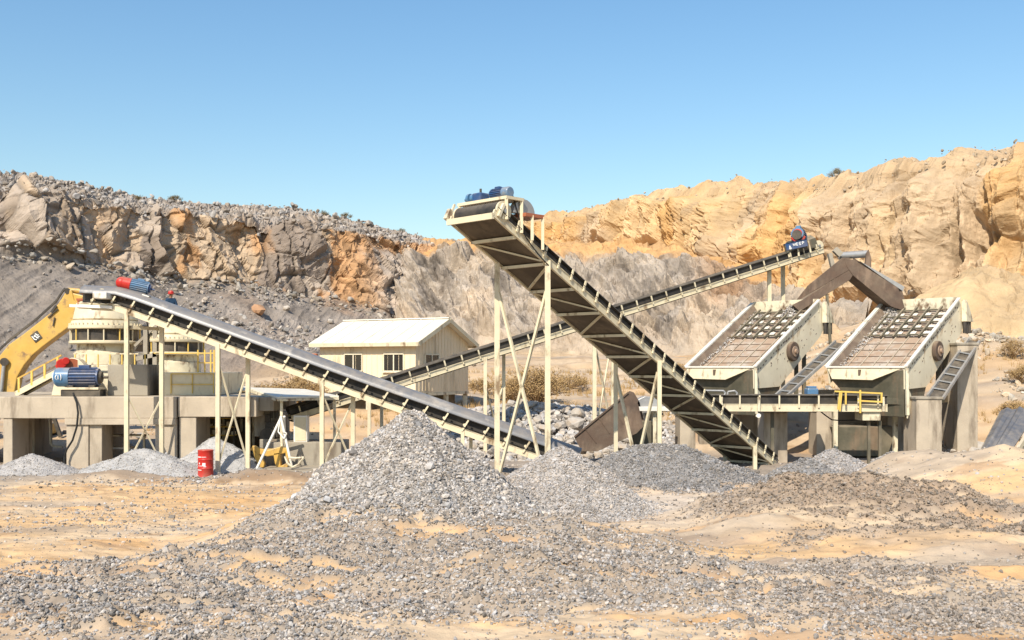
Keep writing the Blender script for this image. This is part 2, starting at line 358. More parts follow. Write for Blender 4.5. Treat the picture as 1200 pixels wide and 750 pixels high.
def stone_cols(n, tint=(1, 1, 1), r=rng, lo=.22, hi=.52):
    v = r.uniform(0, 1, n)**1.1*(hi-lo)+lo
    wm = r.uniform(-.05, .09, n)
    return np.stack([v*(1+wm), v, v*(1-wm*1.3)], 1)*np.array(tint)

# loose gravel over the near ground: one mass nobody could count
n = 420000
yy = 15+(47-15)*rng.uniform(0, 1, n)**1.35; xx = rng.uniform(-1, 1, n)*(yy*.56+1.5)
gmm = gravel_mask(xx, yy); keep = rng.uniform(0, 1, n) < gmm*1.0+.03+.10*sst(fbm(np.stack([xx*.25, yy*.6, xx*0], 1), 3, 99), 0, .4)
xx, yy, gmm = xx[keep], yy[keep], gmm[keep]
sz = np.clip(rng.lognormal(0, .42, len(xx)), .3, 2.6)*.0255*(1+.45*sst(yy, 20, 45))
sz = np.where(rng.uniform(0, 1, len(xx)) < .010, np.minimum(sz*1.9, .11), sz)
zz = G(xx, yy)+sz*.25
cc = stone_cols(len(xx), (1.0, .915, .845), lo=.16, hi=.50)
warm = np.clip(np.exp(-(((xx-10.5)/5.5)**2+((yy-29.5)/4.0)**2))*1.3+.45*sst(xx, 3, 8)*sst(yy, 30, 24), 0, 1)
cc = cc*(1-warm[:, None]*np.array([.24, .32, .41]))
Vs, Fs, Cs = stones_np(np.stack([xx, yy, zz], 1), sz, cc)
o = npmesh('gravel', Vs, Fs, 'stone', Cs); tag(o, 'loose crushed stone strewn over the sandy foreground', 'gravel', kind='stuff')

def pile(cx, cy, rx, ry, H, label, n_st, size, tint=(1, .96, .94), seed=0, p=1.12, lo=.22, hi=.5, group='piles of crushed stone', step=None, base=None, cat='gravel pile', name='gravel_pile', ridge=0):
    r = np.random.default_rng(seed+100)
    step = step or max(rx, ry)/110
    gx = np.arange(-rx*1.25, rx*1.25, step); gy = np.arange(-ry*1.25, ry*1.25, step)
    A, B = np.meshgrid(gx, gy, indexing='ij'); a = A.ravel(); b = B.ravel()
    gb = float(G(cx, cy, False)[0]) if base is None else base
    def hf(a, b):
        q = np.stack([a/rx*2.2, b/ry*2.2, a*0+seed], 1)
        wob = 1+.13*fbm(q, 3, seed)
        aa = np.where(np.abs(a) < ridge, 0, np.abs(a)-ridge)/(rx-ridge)
        t = np.sqrt(aa**2+(b/ry)**2)/wob
        t2 = np.sqrt(t*t+.0022)
        h = H*(np.clip(1-t2, 0, 1)**p)+.18*H*np.clip(1-t/1.2, 0, 1)**2*0
        h = h*(1+.05*fbm(q*2.2, 3, seed+5))+.06*H*ridged(q*1.6, 3, seed+6)*(t < 1)*np.clip(t*3, 0, 1)*np.clip((1-t)*3, 0, 1)+np.where(t > 1, -(t-1)*.6, 0)
        return h
    fz = lambda a, b, z: fbm(np.stack([(a+cx)*1.3, (b+cy)*1.3, z], 1), 3, 9)*.05*min(H, 2)
    zz_ = gb+hf(a, b)
    hh, c_, e_ = facets(np.stack([(a+cx)*4.5, (b+cy)*4.5, zz_*4.5], 1), 5, .8)
    zz_ += hh*size*.9+fz(a, b, zz_)
    V = np.stack([a+cx, b+cy, zz_], 1); F = gridF(len(gx), len(gy))
    cl = stone_cols(len(V), tint, r, lo, (lo+hi)*.55); cl = cl*.5+np.array(tint)*(lo+hi)*.24
    # triangulate and add the stones of the surface to the same mesh
    F3 = np.concatenate([F[:, [0, 1, 2]], F[:, [0, 2, 3]]])
    qa = r.uniform(-1.12, 1.12, n_st*2)*rx; qb = r.uniform(-1.12, 1.12, n_st*2)*ry
    tt = np.sqrt((qa/rx)**2+(qb/ry)**2); kp = (tt < 1.05)|(r.uniform(0, 1, len(tt)) < .25*(tt < 1.15)); qa = qa[kp][:n_st]; qb = qb[kp][:n_st]
    sz = r.lognormal(0, .4, len(qa))*size; sz = np.where(r.uniform(0, 1, len(sz)) < .03, sz*1.9, sz)
    gz = gb+hf(qa, qb); gz = np.maximum(gz+fz(qa, qb, gz)+size*.25, G(qa+cx, qb+cy))+sz*.2
    V2, F2, C2 = stones_np(np.stack([qa+cx, qb+cy, gz], 1), sz, stone_cols(len(qa), tint, r, lo, hi), r=r)
    Vt = np.concatenate([V, V2]); Ft = np.concatenate([F3, F2+len(V)]); Ct = np.concatenate([cl, C2])
    o = npmesh(name, Vt, Ft, 'stone', Ct, loc=(cx, cy, gb)); tag(o, label, cat, group); return o
grey_t = (1.0, .93, .885)
pile(-2.95, 29.5, 4.35, 4.2, 3.24, 'largest pale grey crushed stone pile, a steep cone in the front middle', 52000, .032, (1, .925, .865), 1, 1.06, lo=.18, hi=.55)
pile(1.55, 32.6, 3.05, 2.7, 1.98, 'rounded mid-sized grey gravel pile just behind the right foot of the biggest cone', 24000, .027, (1.0, .925, .87), 2, 1.0, lo=.26, hi=.50)
pile(5.6, 39.2, 4.4, 3.0, 1.62, 'long low grey gravel pile under the tail of the tall conveyor', 24000, .028, (.97, .92, .895), 3, 1.05, lo=.15, hi=.38, ridge=.8)
pile(11.6, 40.3, 1.9, 1.8, .98, 'small grey gravel pile at the foot of the tall conveyor tail', 5000, .030, (.97, .92, .89), 4, lo=.15, hi=.38)
pile(13.4, 42.6, 2.2, 1.8, 1.12, 'small grey gravel heap in front of the horizontal conveyor pillar', 5000, .032, grey_t, 5)
pile(15.9, 42.8, 1.5, 1.5, 1.0, 'small pale gravel heap near the sand bank on the right', 3500, .034, grey_t, 6)
pile(-15.4, 42.9, 3.1, 1.7, 1.12, 'fine light grey stone dust pile between the legs under the red and blue motor', 5000, .018, (1, .97, .95), 7, .95, hi=.46, lo=.3)
pile(-20.0, 42.7, 2.3, 1.5, .90, 'small fine grey stone dust pile at the leftmost concrete pier', 3500, .018, (1, .95, .92), 8, hi=.46, lo=.3)
pile(-12.9, 44.6, 2.2, 1.6, 1.45, 'pointed light grey stone dust pile right behind the red drum', 3500, .016, (1, .98, .96), 9, 1.0, hi=.48, lo=.34)

# ------------------------------------------------------------ quarry walls: lofted sheets broken by noise
def loft(keys, px0, px1, nu, rows_n, step_px=None):
    """keys: {px: [(py, Y), ...]} bottom to top; returns points (nu, nv, 3), row parameter"""
    ks = sorted(keys); K = np.array(ks, float); A = np.array([keys[k] for k in ks], float)   # (nk, rows, 2)
    # smooth interpolation over px
    px = np.linspace(px0, px1, nu)
    q = np.stack([np.stack([np.interp(px, K, A[:, r, j]) for j in (0, 1)], 1) for r in range(A.shape[1])], 1)
    out = []; par = []
    for r in range(A.shape[1]-1):
        m = rows_n[r]
        for k in range(m):
            t = k/m; out.append(q[:, r]*(1-t)+q[:, r+1]*t); par.append(r+t)
    out.append(q[:, -1]); par.append(A.shape[1]-1.0)
    q = np.stack(out, 1)                                 # nu, nv, 2
    Yv = q[..., 1]; V = np.stack([(px[:, None]-600)/1200*Yv, Yv, CAMH-(q[..., 0]-430)/1200*Yv], -1)
    return V, np.tile(np.array(par), (nu, 1)), np.tile(px[:, None], (1, q.shape[1]))
def normals(V):
    du = np.gradient(V, axis=0); dv = np.gradient(V, axis=1); n = np.cross(du, dv); n /= np.linalg.norm(n, axis=2, keepdims=True)+1e-9
    s_ = np.sign((n*(np.array([0, 0, 5])-V)).sum(-1, keepdims=True)); return n*s_
def flat(V): return V.reshape(-1, 3)

# --- left wall (grey and orange blocky rock above a dust slope)
keysL = {
 -600: [(520, 50), (300, 66), (215, 68), (165, 78), (160, 160)],
 -250: [(515, 56), (296, 80), (218, 83), (180, 93), (176, 170)],
 0:   [(505, 64), (292, 92), (226, 95), (206, 108), (203, 180)],
 60:  [(505, 65), (298, 96), (234, 99), (212, 112), (209, 180)],
 130: [(505, 66), (314, 101), (242, 104), (228, 118), (225, 185)],
 200: [(500, 68), (326, 107), (249, 110), (239, 124), (236, 190)],
 300: [(490, 72), (337, 115), (259, 118), (245, 134), (242, 200)],
 350: [(480, 75), (347, 118), (264, 122), (250, 138), (247, 205)],
 400: [(475, 78), (349, 122), (269, 127), (259, 142), (256, 210)],
 450: [(470, 82), (366, 124), (275, 134), (270, 150), (267, 215)],
 500: [(470, 86), (384, 128), (287, 140), (282, 158), (279, 220)],
 560: [(470, 90), (392, 132), (294, 146), (291, 162), (288, 220)],
 660: [(470, 96), (400, 138), (302, 152), (300, 170), (298, 225)]}
V, par, pxm = loft(keysL, -600, 660, 900, [90, 130, 40, 14]); sh = V.shape[:2]
nrm = flat(normals(V)); p = flat(V); pr = par.ravel(); pxf = pxm.ravel()
h1, c1, e1 = facets(p*np.array([.15, .15, .065])+fbm(p*.12, 2, 3)[:, None]*.35, 11, 1.1)
h2, c2, e2 = facets(p*np.array([.42, .42, .20])+fbm(p*.3, 2, 4)[:, None]*.3, 12, 1.1)
h3, c3, e3 = facets(p*1.25, 13, 1.0)
rock = sst(pr, .97, 1.03)*(1-sst(pr, 1.98, 2.06))
rim = sst(pr, 1.96, 2.04)*(1-sst(pr, 3.0, 3.4))
tal = 1-sst(pr, .95, 1.03)
disp = rock*(h1*1.6+h2*.75+h3*.28+ridged(p*np.array([.12, .12, .04]), 3, 28)*.9-np.clip(.10-e1, 0, .1)*8-np.clip(.08-e2, 0, .1)*3)+fbm(p*.05, 3, 20)*2.2*rock
hr, cr_, er = facets(p*.75, 15, 1.2); hr2, _, _ = facets(p*1.9, 16, 1.2)
disp += rim*(hr*.55+hr2*.3+fbm(p*.2, 3, 21)*.9)
rub = tal*sst(pxf, 170, 330)*sst(fbm(p*.10, 3, 25), .0, .25)
rills = ridged(np.stack([p[:, 0]*.55, p[:, 1]*.12, p[:, 2]*.10], 1), 3, 22)
disp += tal*(rills*.30+fbm(p*.5, 4, 23)*.25+fbm(p*.11, 2, 27)*1.0)+rub*(hr*.12+hr2*.12)
p2 = p+nrm*disp[:, None]
low = fbm(p*np.array([.05, .05, .075]), 3, 33)
GR = np.array([.37, .31, .255]); GD = np.array([.25, .205, .17]); OR = np.array([.46, .265, .13]); TN = np.array([.50, .38, .26]); TL = np.array([.265, .228, .195]); RB = np.array([.34, .30, .265]); BR = np.array([.28, .195, .135])
cl = mixc(np.tile(GR, (len(p), 1)), GD, sst(c2, .45, .8))
cl = mixc(cl, TN, sst(c1+c2*.3, .75, .95)*.8)
orz = sst(pxf, 90, 200)*(1-sst(pxf, 395, 520))
vstr = fbm(p*np.array([.16, .16, .05]), 4, 39)+.35*fbm(p*np.array([.8, .8, .25]), 3, 29)
cl = mixc(cl, OR, sst(vstr+.22*(c2-.5)+.12*(c1-.5), -.05, .15)*orz*.9)
cl = mixc(cl, OR*1.1, sst(pxf, 380, 460)*sst(pr, 1.78, 1.9)*.8)
cl = mixc(cl, GR*1.25, sst(pxf, 420, 470)*(1-sst(pr, 1.7, 1.85))*.8)
cl = cl*(1+.24*fbm(p*np.array([.8, .8, .35]), 4, 34)+.14*ridged(p*np.array([.5, .5, .9]), 4, 30))[:, None]
cl = cl*(1-.45*np.clip(.09-e2, 0, .09)/.09*rock)[:, None]           # dark open joints
ct = mixc(np.tile(TL, (len(p), 1)), TL*.85, sst(rills, .0, .6)*.6)
ct = mixc(ct, BR, sst(fbm(p*.09, 3, 36), -.1, .25)*sst(pxf, 200, 380)*.85)
ct = mixc(ct, RB, rub*.6)
ct = mixc(ct, np.array([.46, .34, .22]), sst(pxf, 240, 330)*(1-sst(pr, .28, .5))*.75)
ct = ct*(1+.16*fbm(p*1.2, 4, 37))[:, None]
crm = mixc(np.tile(RB, (len(p), 1)), GR*.8, sst(cr_, .4, .7)); crm = mixc(crm, TN, sst(fbm(p*.07, 3, 38), .1, .4)*.6)
C = ct*tal[:, None]+cl*rock[:, None]+crm*np.clip(1-tal-rock, 0, 1)[:, None]
o = npmesh('cliff_grey_rock', p2, gridF(*sh), 'cliff', C); tag(o, kind='structure')
PL, PRL, PXL, CL_, SHL = p2, pr, pxf, C, sh

# --- middle bench (grey, streaked slope with an ochre cap)
keysM = {
 470: [(470, 88), (392, 122), (300, 140), (294, 142), (293, 185)],
 520: [(470, 88), (396, 118), (293, 138), (289, 141), (288, 185)],
 600: [(470, 88), (402, 112), (296, 136), (290, 139), (289, 185)],
 700: [(470, 86), (408, 104), (297, 130), (290, 133), (289, 180)],
 790: [(470, 84), (410, 98), (301, 122), (294, 125), (293, 175)],
 850: [(470, 82), (410, 93), (318, 114), (311, 117), (310, 165)],
 900: [(470, 80), (408, 90), (342, 106), (336, 109), (334, 150)],
 960: [(470, 78), (404, 88), (374, 100), (370, 102), (368, 140)],
 1010: [(470, 78), (404, 86), (392, 96), (390, 97), (388, 130)]}
V, par, pxm = loft(keysM, 470, 1010, 520, [40, 110, 16, 10]); sh = V.shape[:2]
nrm = flat(normals(V)); p = flat(V); pr = par.ravel(); pxf = pxm.ravel()
ang = R(-38)
q = np.stack([p[:, 0]*math.cos(ang)-p[:, 2]*math.sin(ang), p[:, 1], p[:, 0]*math.sin(ang)+p[:, 2]*math.cos(ang)], 1)
h1, c1, e1 = facets(q*np.array([.24, .16, .10])+fbm(q*.12, 2, 3)[:, None]*.3, 41, 1.1)
h2, c2, e2 = facets(q*np.array([.75, .45, .28])+fbm(q*.3, 2, 3)[:, None]*.3, 42, 1.1); h3, c3, e3 = facets(p*1.4, 43, 1)
up = sst(pr, .9, 1.15); cap = sst(pr, 1.86, 2.0)
gul = ridged(np.stack([q[:, 0]*.16, q[:, 1]*.05, q[:, 2]*.05], 1), 4, 44)
disp = up*(1-cap*.6)*(ridged(np.stack([q[:, 0]*.42, q[:, 1]*.12, q[:, 2]*.07], 1)+fbm(q*.15, 2, 49)[:, None]*.2, 4, 50)*1.0+h1*1.3+h2*.8+h3*.25+gul*1.5+ridged(np.stack([q[:, 0]*.5, q[:, 1]*.1, q[:, 2]*.09], 1), 3, 48)*1.1)+(1-up)*(fbm(p*.3, 4, 45)*.5+h3*.15)
p2 = p+nrm*disp[:, None]
MG = np.array([.29, .25, .212]); MD = np.array([.15, .128, .108]); MT = np.array([.48, .38, .275]); OC = np.array([.55, .32, .13]); SN = np.array([.58, .42, .25])
cl = mixc(np.tile(MG, (len(p), 1)), MD, sst(c2, .5, .85)*.8)
stk = ridged(np.stack([q[:, 0]*.42, q[:, 1]*.12, q[:, 2]*.07], 1)+fbm(q*.15, 2, 49)[:, None]*.2, 4, 50)
cl = mixc(cl, MD*.8, sst(-stk, -.05, .25)*.75)
cl = mixc(cl, np.array([.46, .395, .325]), sst(stk, .15, .5)*.6)
cl = mixc(cl, MT, sst(gul+c1*.5, .5, .95)*.6)
cl = mixc(cl, np.array([.36, .21, .11]), sst(pxf, 800, 850)*sst(p[:, 2]/10+fbm(p*.1, 3, 46), .9, 1.5)*.8)
cl = mixc(cl, OC, cap*.85)
cl = mixc(cl, SN*.88, (1-sst(pr, .72, .98))*.9)
cl = cl*(1+.2*fbm(q*np.array([1.2, .6, .3]), 4, 47))[:, None]
o = npmesh('cliff_lower_bench', p2, gridF(*sh), 'cliff', cl); tag(o, kind='structure')

# --- right wall (tall ochre earth and rock)
keysR = {
 560: [(330, 176), (300, 186), (283, 188), (281, 192), (280, 260)],
 625: [(330, 170), (298, 180), (268, 184), (264, 188), (263, 260)],
 700: [(330, 158), (298, 168), (251, 173), (247, 178), (246, 250)],
 780: [(340, 146), (300, 154), (241, 161), (236, 166), (235, 240)],
 850: [(380, 132), (320, 140), (232, 146), (228, 152), (227, 230)],
 900: [(430, 116), (352, 124), (226, 131), (221, 137), (220, 220)],
 960: [(455, 98), (368, 116), (222, 122), (218, 128), (217, 210)],
 1000: [(460, 92), (374, 110), (223, 116), (218, 122), (217, 205)],
 1060: [(465, 86), (362, 104), (208, 110), (203, 117), (202, 200)],
 1120: [(465, 80), (366, 98), (199, 105), (193, 112), (192, 195)],
 1200: [(470, 72), (394, 92), (182, 99), (176, 106), (175, 190)],
 1400: [(480, 62), (402, 82), (150, 90), (140, 97), (139, 180)],
 1800: [(500, 50), (420, 66), (120, 72), (104, 80), (103, 160)]}
V, par, pxm = loft(keysR, 560, 1800, 860, [50, 190, 26, 12]); sh = V.shape[:2]
nrm = flat(normals(V)); p = flat(V); pr = par.ravel(); pxf = pxm.ravel()
up = sst(pr, .93, 1.1)*(1-sst(pr, 2.9, 3.1)); dn = 1-sst(pr, .93, 1.1)
s_al = p[:, 0]-p[:, 1]*.9                                     # runs along the wall
big = ridged(np.stack([s_al*.028, s_al*0, p[:, 2]*.02], 1)+fbm(p*.04, 2, 59)[:, None]*.15, 2, 51)
gul = ridged(np.stack([s_al*.09, p[:, 1]*.03, p[:, 2]*.035], 1)+fbm(p*.1, 2, 60)[:, None]*.2, 4, 52)
hA, cA, eA = facets(p*np.array([.10, .10, .07])+fbm(p*.08, 2, 61)[:, None]*.4, 53, 1.2)
hB, cB, eB = facets(p*np.array([.28, .28, .22])+fbm(p*.2, 2, 62)[:, None]*.4, 54, 1.1); hC, cC, eC = facets(p*np.array([.9, .9, .7]), 55, 1.1)
inner = sst(pxf, 1000, 1120)
vg = ridged(np.stack([s_al*.26, p[:, 1]*.06, p[:, 2]*.055], 1)+fbm(p*.15, 2, 72)[:, None]*.25, 4, 73)
disp = up*(big*2.4+gul*3.0+vg*1.9+hA*1.3+hB*.9+hC*.30+ridged(p*np.array([.6, .6, .3]), 4, 71)*.6)+dn*(fbm(p*.16, 4, 57)*1.0+fbm(p*.9, 4, 58)*.28)
topk = sst(pr, 1.75, 2.0); bed = ridged(np.stack([s_al*.015, p[:, 1]*.01, p[:, 2]*.32], 1)+fbm(p*.06, 2, 75)[:, None]*.3, 3, 76); disp += up*bed*.7; disp = disp*(1-.60*topk)
p2 = p+nrm*disp[:, None]
p2[:, 2] += sst(pr, 1.9, 2.1)*(fbm(p*.25, 4, 63)*.45)
LY = np.array([.55, .39, .215]); LT = np.array([.47, .355, .235]); LO = np.array([.52, .31, .12]); LG = np.array([.34, .26, .18]); PALE = np.array([.60, .44, .26])
cl = mixc(np.tile(LY, (len(p), 1)), LT, sst(fbm(p*np.array([.07, .07, .05]), 4, 64), -.15, .25))
cl = mixc(cl, LO, sst(fbm(p*np.array([.12, .12, .05]), 4, 65), .12, .4)*.7)
cl = mixc(cl, LG, sst(cB+.5*fbm(p*.2, 3, 66), .8, 1.05)*.6)
cl = mixc(cl, PALE, sst(fbm(np.stack([s_al*.14, p[:, 1]*.05, p[:, 2]*.05], 1), 4, 67), .1, .35)*.6)
lay = fbm(np.stack([s_al*.02, p[:, 1]*.02, p[:, 2]*.55], 1), 3, 68)
cl = cl*(1+.16*lay*(.4+.6*topk))[:, None]
cl = cl*(1+.20*vg+.10*ridged(p*np.array([1.6, 1.6, .5]), 3, 74))[:, None]*.90
cl = mixc(cl, np.array([.46, .33, .20]), sst(pr, 1.88, 2.0)*.6)
cl = mixc(cl, np.array([.50, .37, .225]), dn*.9)
cl = mixc(cl, np.array([.33, .28, .22]), dn*sst(fbm(p*.5, 4, 69), .1, .4)*.4)
cl = cl*(1+.14*fbm(p*1.1, 4, 70))[:, None]
o = npmesh('cliff_ochre_rock', p2, gridF(*sh), 'cliff', cl); tag(o, kind='structure')
PR_, PRR, PXR = p2, pr, pxf

# --- earth cone slumped against the right wall and the dirt slope below it
def mound(name, cx, cy, z0, rx, ry, H, colr, seed, n=220, label=None):
    gx = np.linspace(-rx*1.2, rx*1.2, n); gy = np.linspace(-ry*1.2, ry*1.2, n); A, B = np.meshgrid(gx, gy, indexing='ij'); a, b = A.ravel(), B.ravel()
    q_ = np.stack([a*.25, b*.25, a*0+seed], 1)
    t = np.sqrt((a/rx)**2+(b/ry)**2)/(1+.2*fbm(q_, 3, seed)); t = np.sqrt(t*t+.003)
    zz_ = z0+H*np.clip(1-t, -.2, 1)**1.0*np.where(t < 1, 1, 1)
    zz_ = z0+H*np.where(t < 1, (1-np.clip(t, 0, 1)), -(t-1)*.6)
    zz_ += fbm(q_*3, 4, seed+1)*.45+ridged(np.stack([a*.5, b*.12, a*0], 1), 3, seed+2)*.15
    hh, cc_, _ = facets(np.stack([a, b, zz_], 1)*1.1, seed, 1); rocky = sst(fbm(q_*.8, 3, seed+9), -.05, .3); zz_ += hh*.35*rocky
    V = np.stack([a+cx, b+cy, zz_], 1); c_ = mixc(np.tile(np.array(colr), (len(a), 1)), np.array(colr)*np.array([.72, .74, .78]), rocky*.7)*(1+.14*fbm(V*1.1, 4, seed+3))[:, None]
    o = npmesh(name, V, gridF(n, n), 'cliff', c_); tag(o, kind='structure'); return o
mound('earth_slope', 39.0, 84, 3.2, 18, 13, 10.2, (.53, .385, .225), 81)
mound('earth_slope', 24.5, 88, 3.2, 14, 9, 6.0, (.50, .365, .225), 82)

# --- rocks strewn on the slopes and along the rim (masses)
def strew(P_, sel, n, s0, s1, tint, name, seed, lo, hi, lift=.25, label=None, tm=ST1, fc=I1f):
    r = np.random.default_rng(seed); idx = np.nonzero(sel)[0]; idx = r.choice(idx, n); pts = P_[idx]+r.normal(size=(n, 3))*np.array([.5, .5, .1])
    sz = s0+(s1-s0)*r.uniform(0, 1, n)**3.2; pts[:, 2] += sz*lift
    return stones_np(pts, sz, stone_cols(n, tint, r, lo, hi), tm, fc, r)
parts = []
parts.append(strew(PL, (PRL > 1.98)&(PRL < 3.05)&(PXL > -150)&(PXL < 560), 3600, .06, .48, (1.0, .90, .81), 'r', 1, .22, .48))
parts.append(strew(PL, (PRL > 2.9)&(PRL < 3.02)&(PXL > -150)&(PXL < 470), 320, .12, .55, (1.0, .90, .81), 'r', 7, .22, .46))
fld = fbm(PL*.10, 3, 25)
parts.append(strew(PL, (PRL > .30)&(PRL < 1.0)&(PXL > 175)&(PXL < 400)&(fld > .12), 1000, .06, .36, (1.0, .90, .80), 'r', 2, .22, .44))
parts.append(strew(PL, (PRL > .93)&(PRL < 1.02)&(PXL > -100)&(PXL < 500), 800, .10, .5, (1.0, .90, .78), 'r', 3, .2, .42))
parts.append(strew(PL, (PRL > .1)&(PRL < 1.0)&(PXL > -100)&(PXL < 200), 500, .06, .26, (1.0, .92, .84), 'r', 4, .18, .36))
off = 0; VV, FF, CC = [], [], []
for a, b_, c_ in parts: VV.append(a); FF.append(b_+off); CC.append(c_); off += len(a)
o = npmesh('rock_rubble', np.concatenate(VV), np.concatenate(FF), 'stone', np.concatenate(CC)); tag(o, 'grey broken rock strewn along the rim and scree of the grey quarry wall', 'rubble', kind='stuff')
parts = [strew(PR_, (PRR > .2)&(PRR < 1.05)&(PXR > 940)&(PXR < 1350), 2600, .08, .55, (1.0, .86, .68), 'r', 5, .28, .52),
         strew(PR_, (PRR > 1.95)&(PRR < 3.0)&(PXR > 620)&(PXR < 1300), 500, .08, .3, (1.0, .84, .64), 'r', 6, .25, .45)]
r = np.random.default_rng(33)
n = 5200; xx = r.uniform(18, 48, n); yy = r.uniform(52, 84, n); k = fbm(np.stack([xx*.15, yy*.15, xx*0], 1), 3, 90) > -.08; xx, yy = xx[k], yy[k]
sz = .06+.34*r.uniform(0, 1, len(xx))**3; parts.append(stones_np(np.stack([xx, yy, G(xx, yy)+sz*.25], 1), sz, stone_cols(len(xx), (1.0, .87, .7), r, .28, .55), r=r))
n = 2200; xx = r.uniform(-26, 16, n); yy = r.uniform(55, 84, n); k = fbm(np.stack([xx*.15, yy*.15, xx*0], 1), 3, 91) > .05; xx, yy = xx[k], yy[k]
sz = .05+.3*r.uniform(0, 1, len(xx))**3; parts.append(stones_np(np.stack([xx, yy, G(xx, yy)+sz*.25], 1), sz, stone_cols(len(xx), (1.0, .88, .74), r, .25, .5), r=r))
off = 0; VV, FF, CC = [], [], []
for a, b_, c_ in parts: VV.append(a); FF.append(b_+off); CC.append(c_); off += len(a)
o = npmesh('rock_rubble', np.concatenate(VV), np.concatenate(FF), 'stone', np.concatenate(CC)); tag(o, 'tan stones scattered over the ochre slopes and ochre rim', 'rubble', kind='stuff')

# --- heap of pale boulders behind the tall conveyor: the small stuff as one mass, every big stone on its own
def heap_z(x, y):
    return G(x, y, False)+bump2(x, y, 1.2, 54.5, 8.0, 5.2, 1.75, 1.0)
r = np.random.default_rng(5)
n = 7500; xx = r.uniform(-6, 9, n); yy = r.uniform(48.8, 58.5, n); d = np.sqrt(((xx-1.2)/7.6)**2+((yy-54)/5.4)**2); k = d < 1.05+.1*r.normal(size=n); xx, yy = xx[k], yy[k]
sz = .07+.20*r.uniform(0, 1, len(xx))**1.6
Vs, Fs, Cs = stones_np(np.stack([xx, yy, heap_z(xx, yy)-.03], 1), sz, stone_cols(len(xx), (1, .93, .87), r, .24, .55), r=r)
o = npmesh('rubble_heap', Vs, Fs, 'stone', Cs); tag(o, 'small broken stone filling the boulder heap behind the tall conveyor', 'rubble', kind='stuff')
def boulder_mesh(k, m='boulder'):
    q = ST1[k % len(ST1)]
    import bmesh
    me = bpy.data.meshes.new('boulder'); me.from_pydata([tuple(v) for v in q], [], [tuple(f) for f in I1f]); me.update()
    me.materials.append(M[m]); return me
BM = [boulder_mesh(k) for k in range(8)]
def boulder(x, y, z, s, label, group=None, me=None):
    o = bpy.data.objects.new('boulder', me or random.choice(BM)); col.objects.link(o)
    o.location = (x, y, z); o.scale = (s, s, s*.9); o.rotation_euler = (random.uniform(-.4, .4), random.uniform(-.4, .4), random.uniform(0, 6.3))
    return tag(o, label, 'boulder', group)
lab = 'pale grey boulder in the stone heap seen under the tall conveyor'
cnt = 0; placed = []
for _ in range(1500):
    x_ = random.uniform(-5.2, 7.8); y_ = random.uniform(49.3, 55.5); s_ = .20+.30*random.random()**1.8
    dd = math.hypot((x_-1.2)/7.4, (y_-54)/5.2)
    if dd > 1.0 or cnt >= 190: continue
    if any((x_-a)**2+(y_-b_)**2 < (s_+c_)**2*.62 for a, b_, c_ in placed): continue
    placed.append((x_, y_, s_)); cnt += 1
    z_ = float(heap_z(np.array([x_]), np.array([y_]))[0])
    boulder(x_, y_, z_+s_*.35, s_, lab, 'pale boulders of the heap under the tall conveyor')
boulder(3.15, 50.2, 1.75, .62, 'large round boulder near the middle of the pale stone heap')
boulder(3.0, 47.6, .65, .55, 'pinkish rounded boulder at the foot of the pale stone heap beside the lower belt end')
lab2 = 'pale blocky boulder in the row along the dirt slope at the right edge'
for k in range(26):
    px = 1108+k*5.3+random.uniform(-3, 3); Yb = random.uniform(51, 57); p_ = P(px, 480, Yb); s_ = random.uniform(.22, .5)
    boulder(p_.x, Yb, G1(p_.x, Yb)+s_*.3, s_, lab2, 'pale boulders along the right slope')
r = np.random.default_rng(71); n = 900; yy = r.uniform(45.5, 51.5, n); xx = (r.uniform(1095, 1215, n)-600)/1200*yy; sz = .05+.17*r.uniform(0, 1, n)**2
Vs, Fs, Cs = stones_np(np.stack([xx, yy, G(xx, yy)+sz*.2], 1), sz, stone_cols(n, (1, .92, .85), r, .24, .55), r=r)
o = npmesh('rubble_heap', Vs, Fs, 'stone', Cs); tag(o, 'grey rubble between the tall right pier and the wide dark belt', 'rubble', kind='stuff')
# two single orange boulders on the scree
def on_left(px, prv):
    k = np.argmin((PXL-px)**2*.01+(PRL-prv)**2*400); return PL[k]
for px, prv, s_, lb in ((303, .78, .95, 'large orange-brown boulder lying on the grey scree above the small building'), (322, .52, .6, 'smaller tan boulder on the grey scree lower than the orange one')):
    q_ = on_left(px, prv); boulder(q_[0], q_[1], q_[2]+s_*.5, s_, lb, me=boulder_mesh(3, 'obould'))
for px, prv, s_, lb in ((262, .74, .45, 'pale boulder just left of and below the large orange-brown boulder on the scree'), (255, .66, .4, 'pale boulder lowest left of the large orange-brown boulder on the scree'), (274, .70, .5, 'broad pale boulder between the orange-brown boulder and the tan one'), (335, .82, .5, 'pale boulder right of the large orange-brown boulder under the rock face'), (232, .80, .35, 'small pale boulder leftmost of the single boulders on the scree'), (388, .8, .5, 'pale boulder on the scree straight above the small cabin roof'), (290, .6, .4, 'pale boulder left of the smaller tan boulder on the grey scree')):
    q_ = on_left(px, prv); boulder(q_[0], q_[1], q_[2]+s_*.4, s_, lb, 'pale boulders on the grey scree')

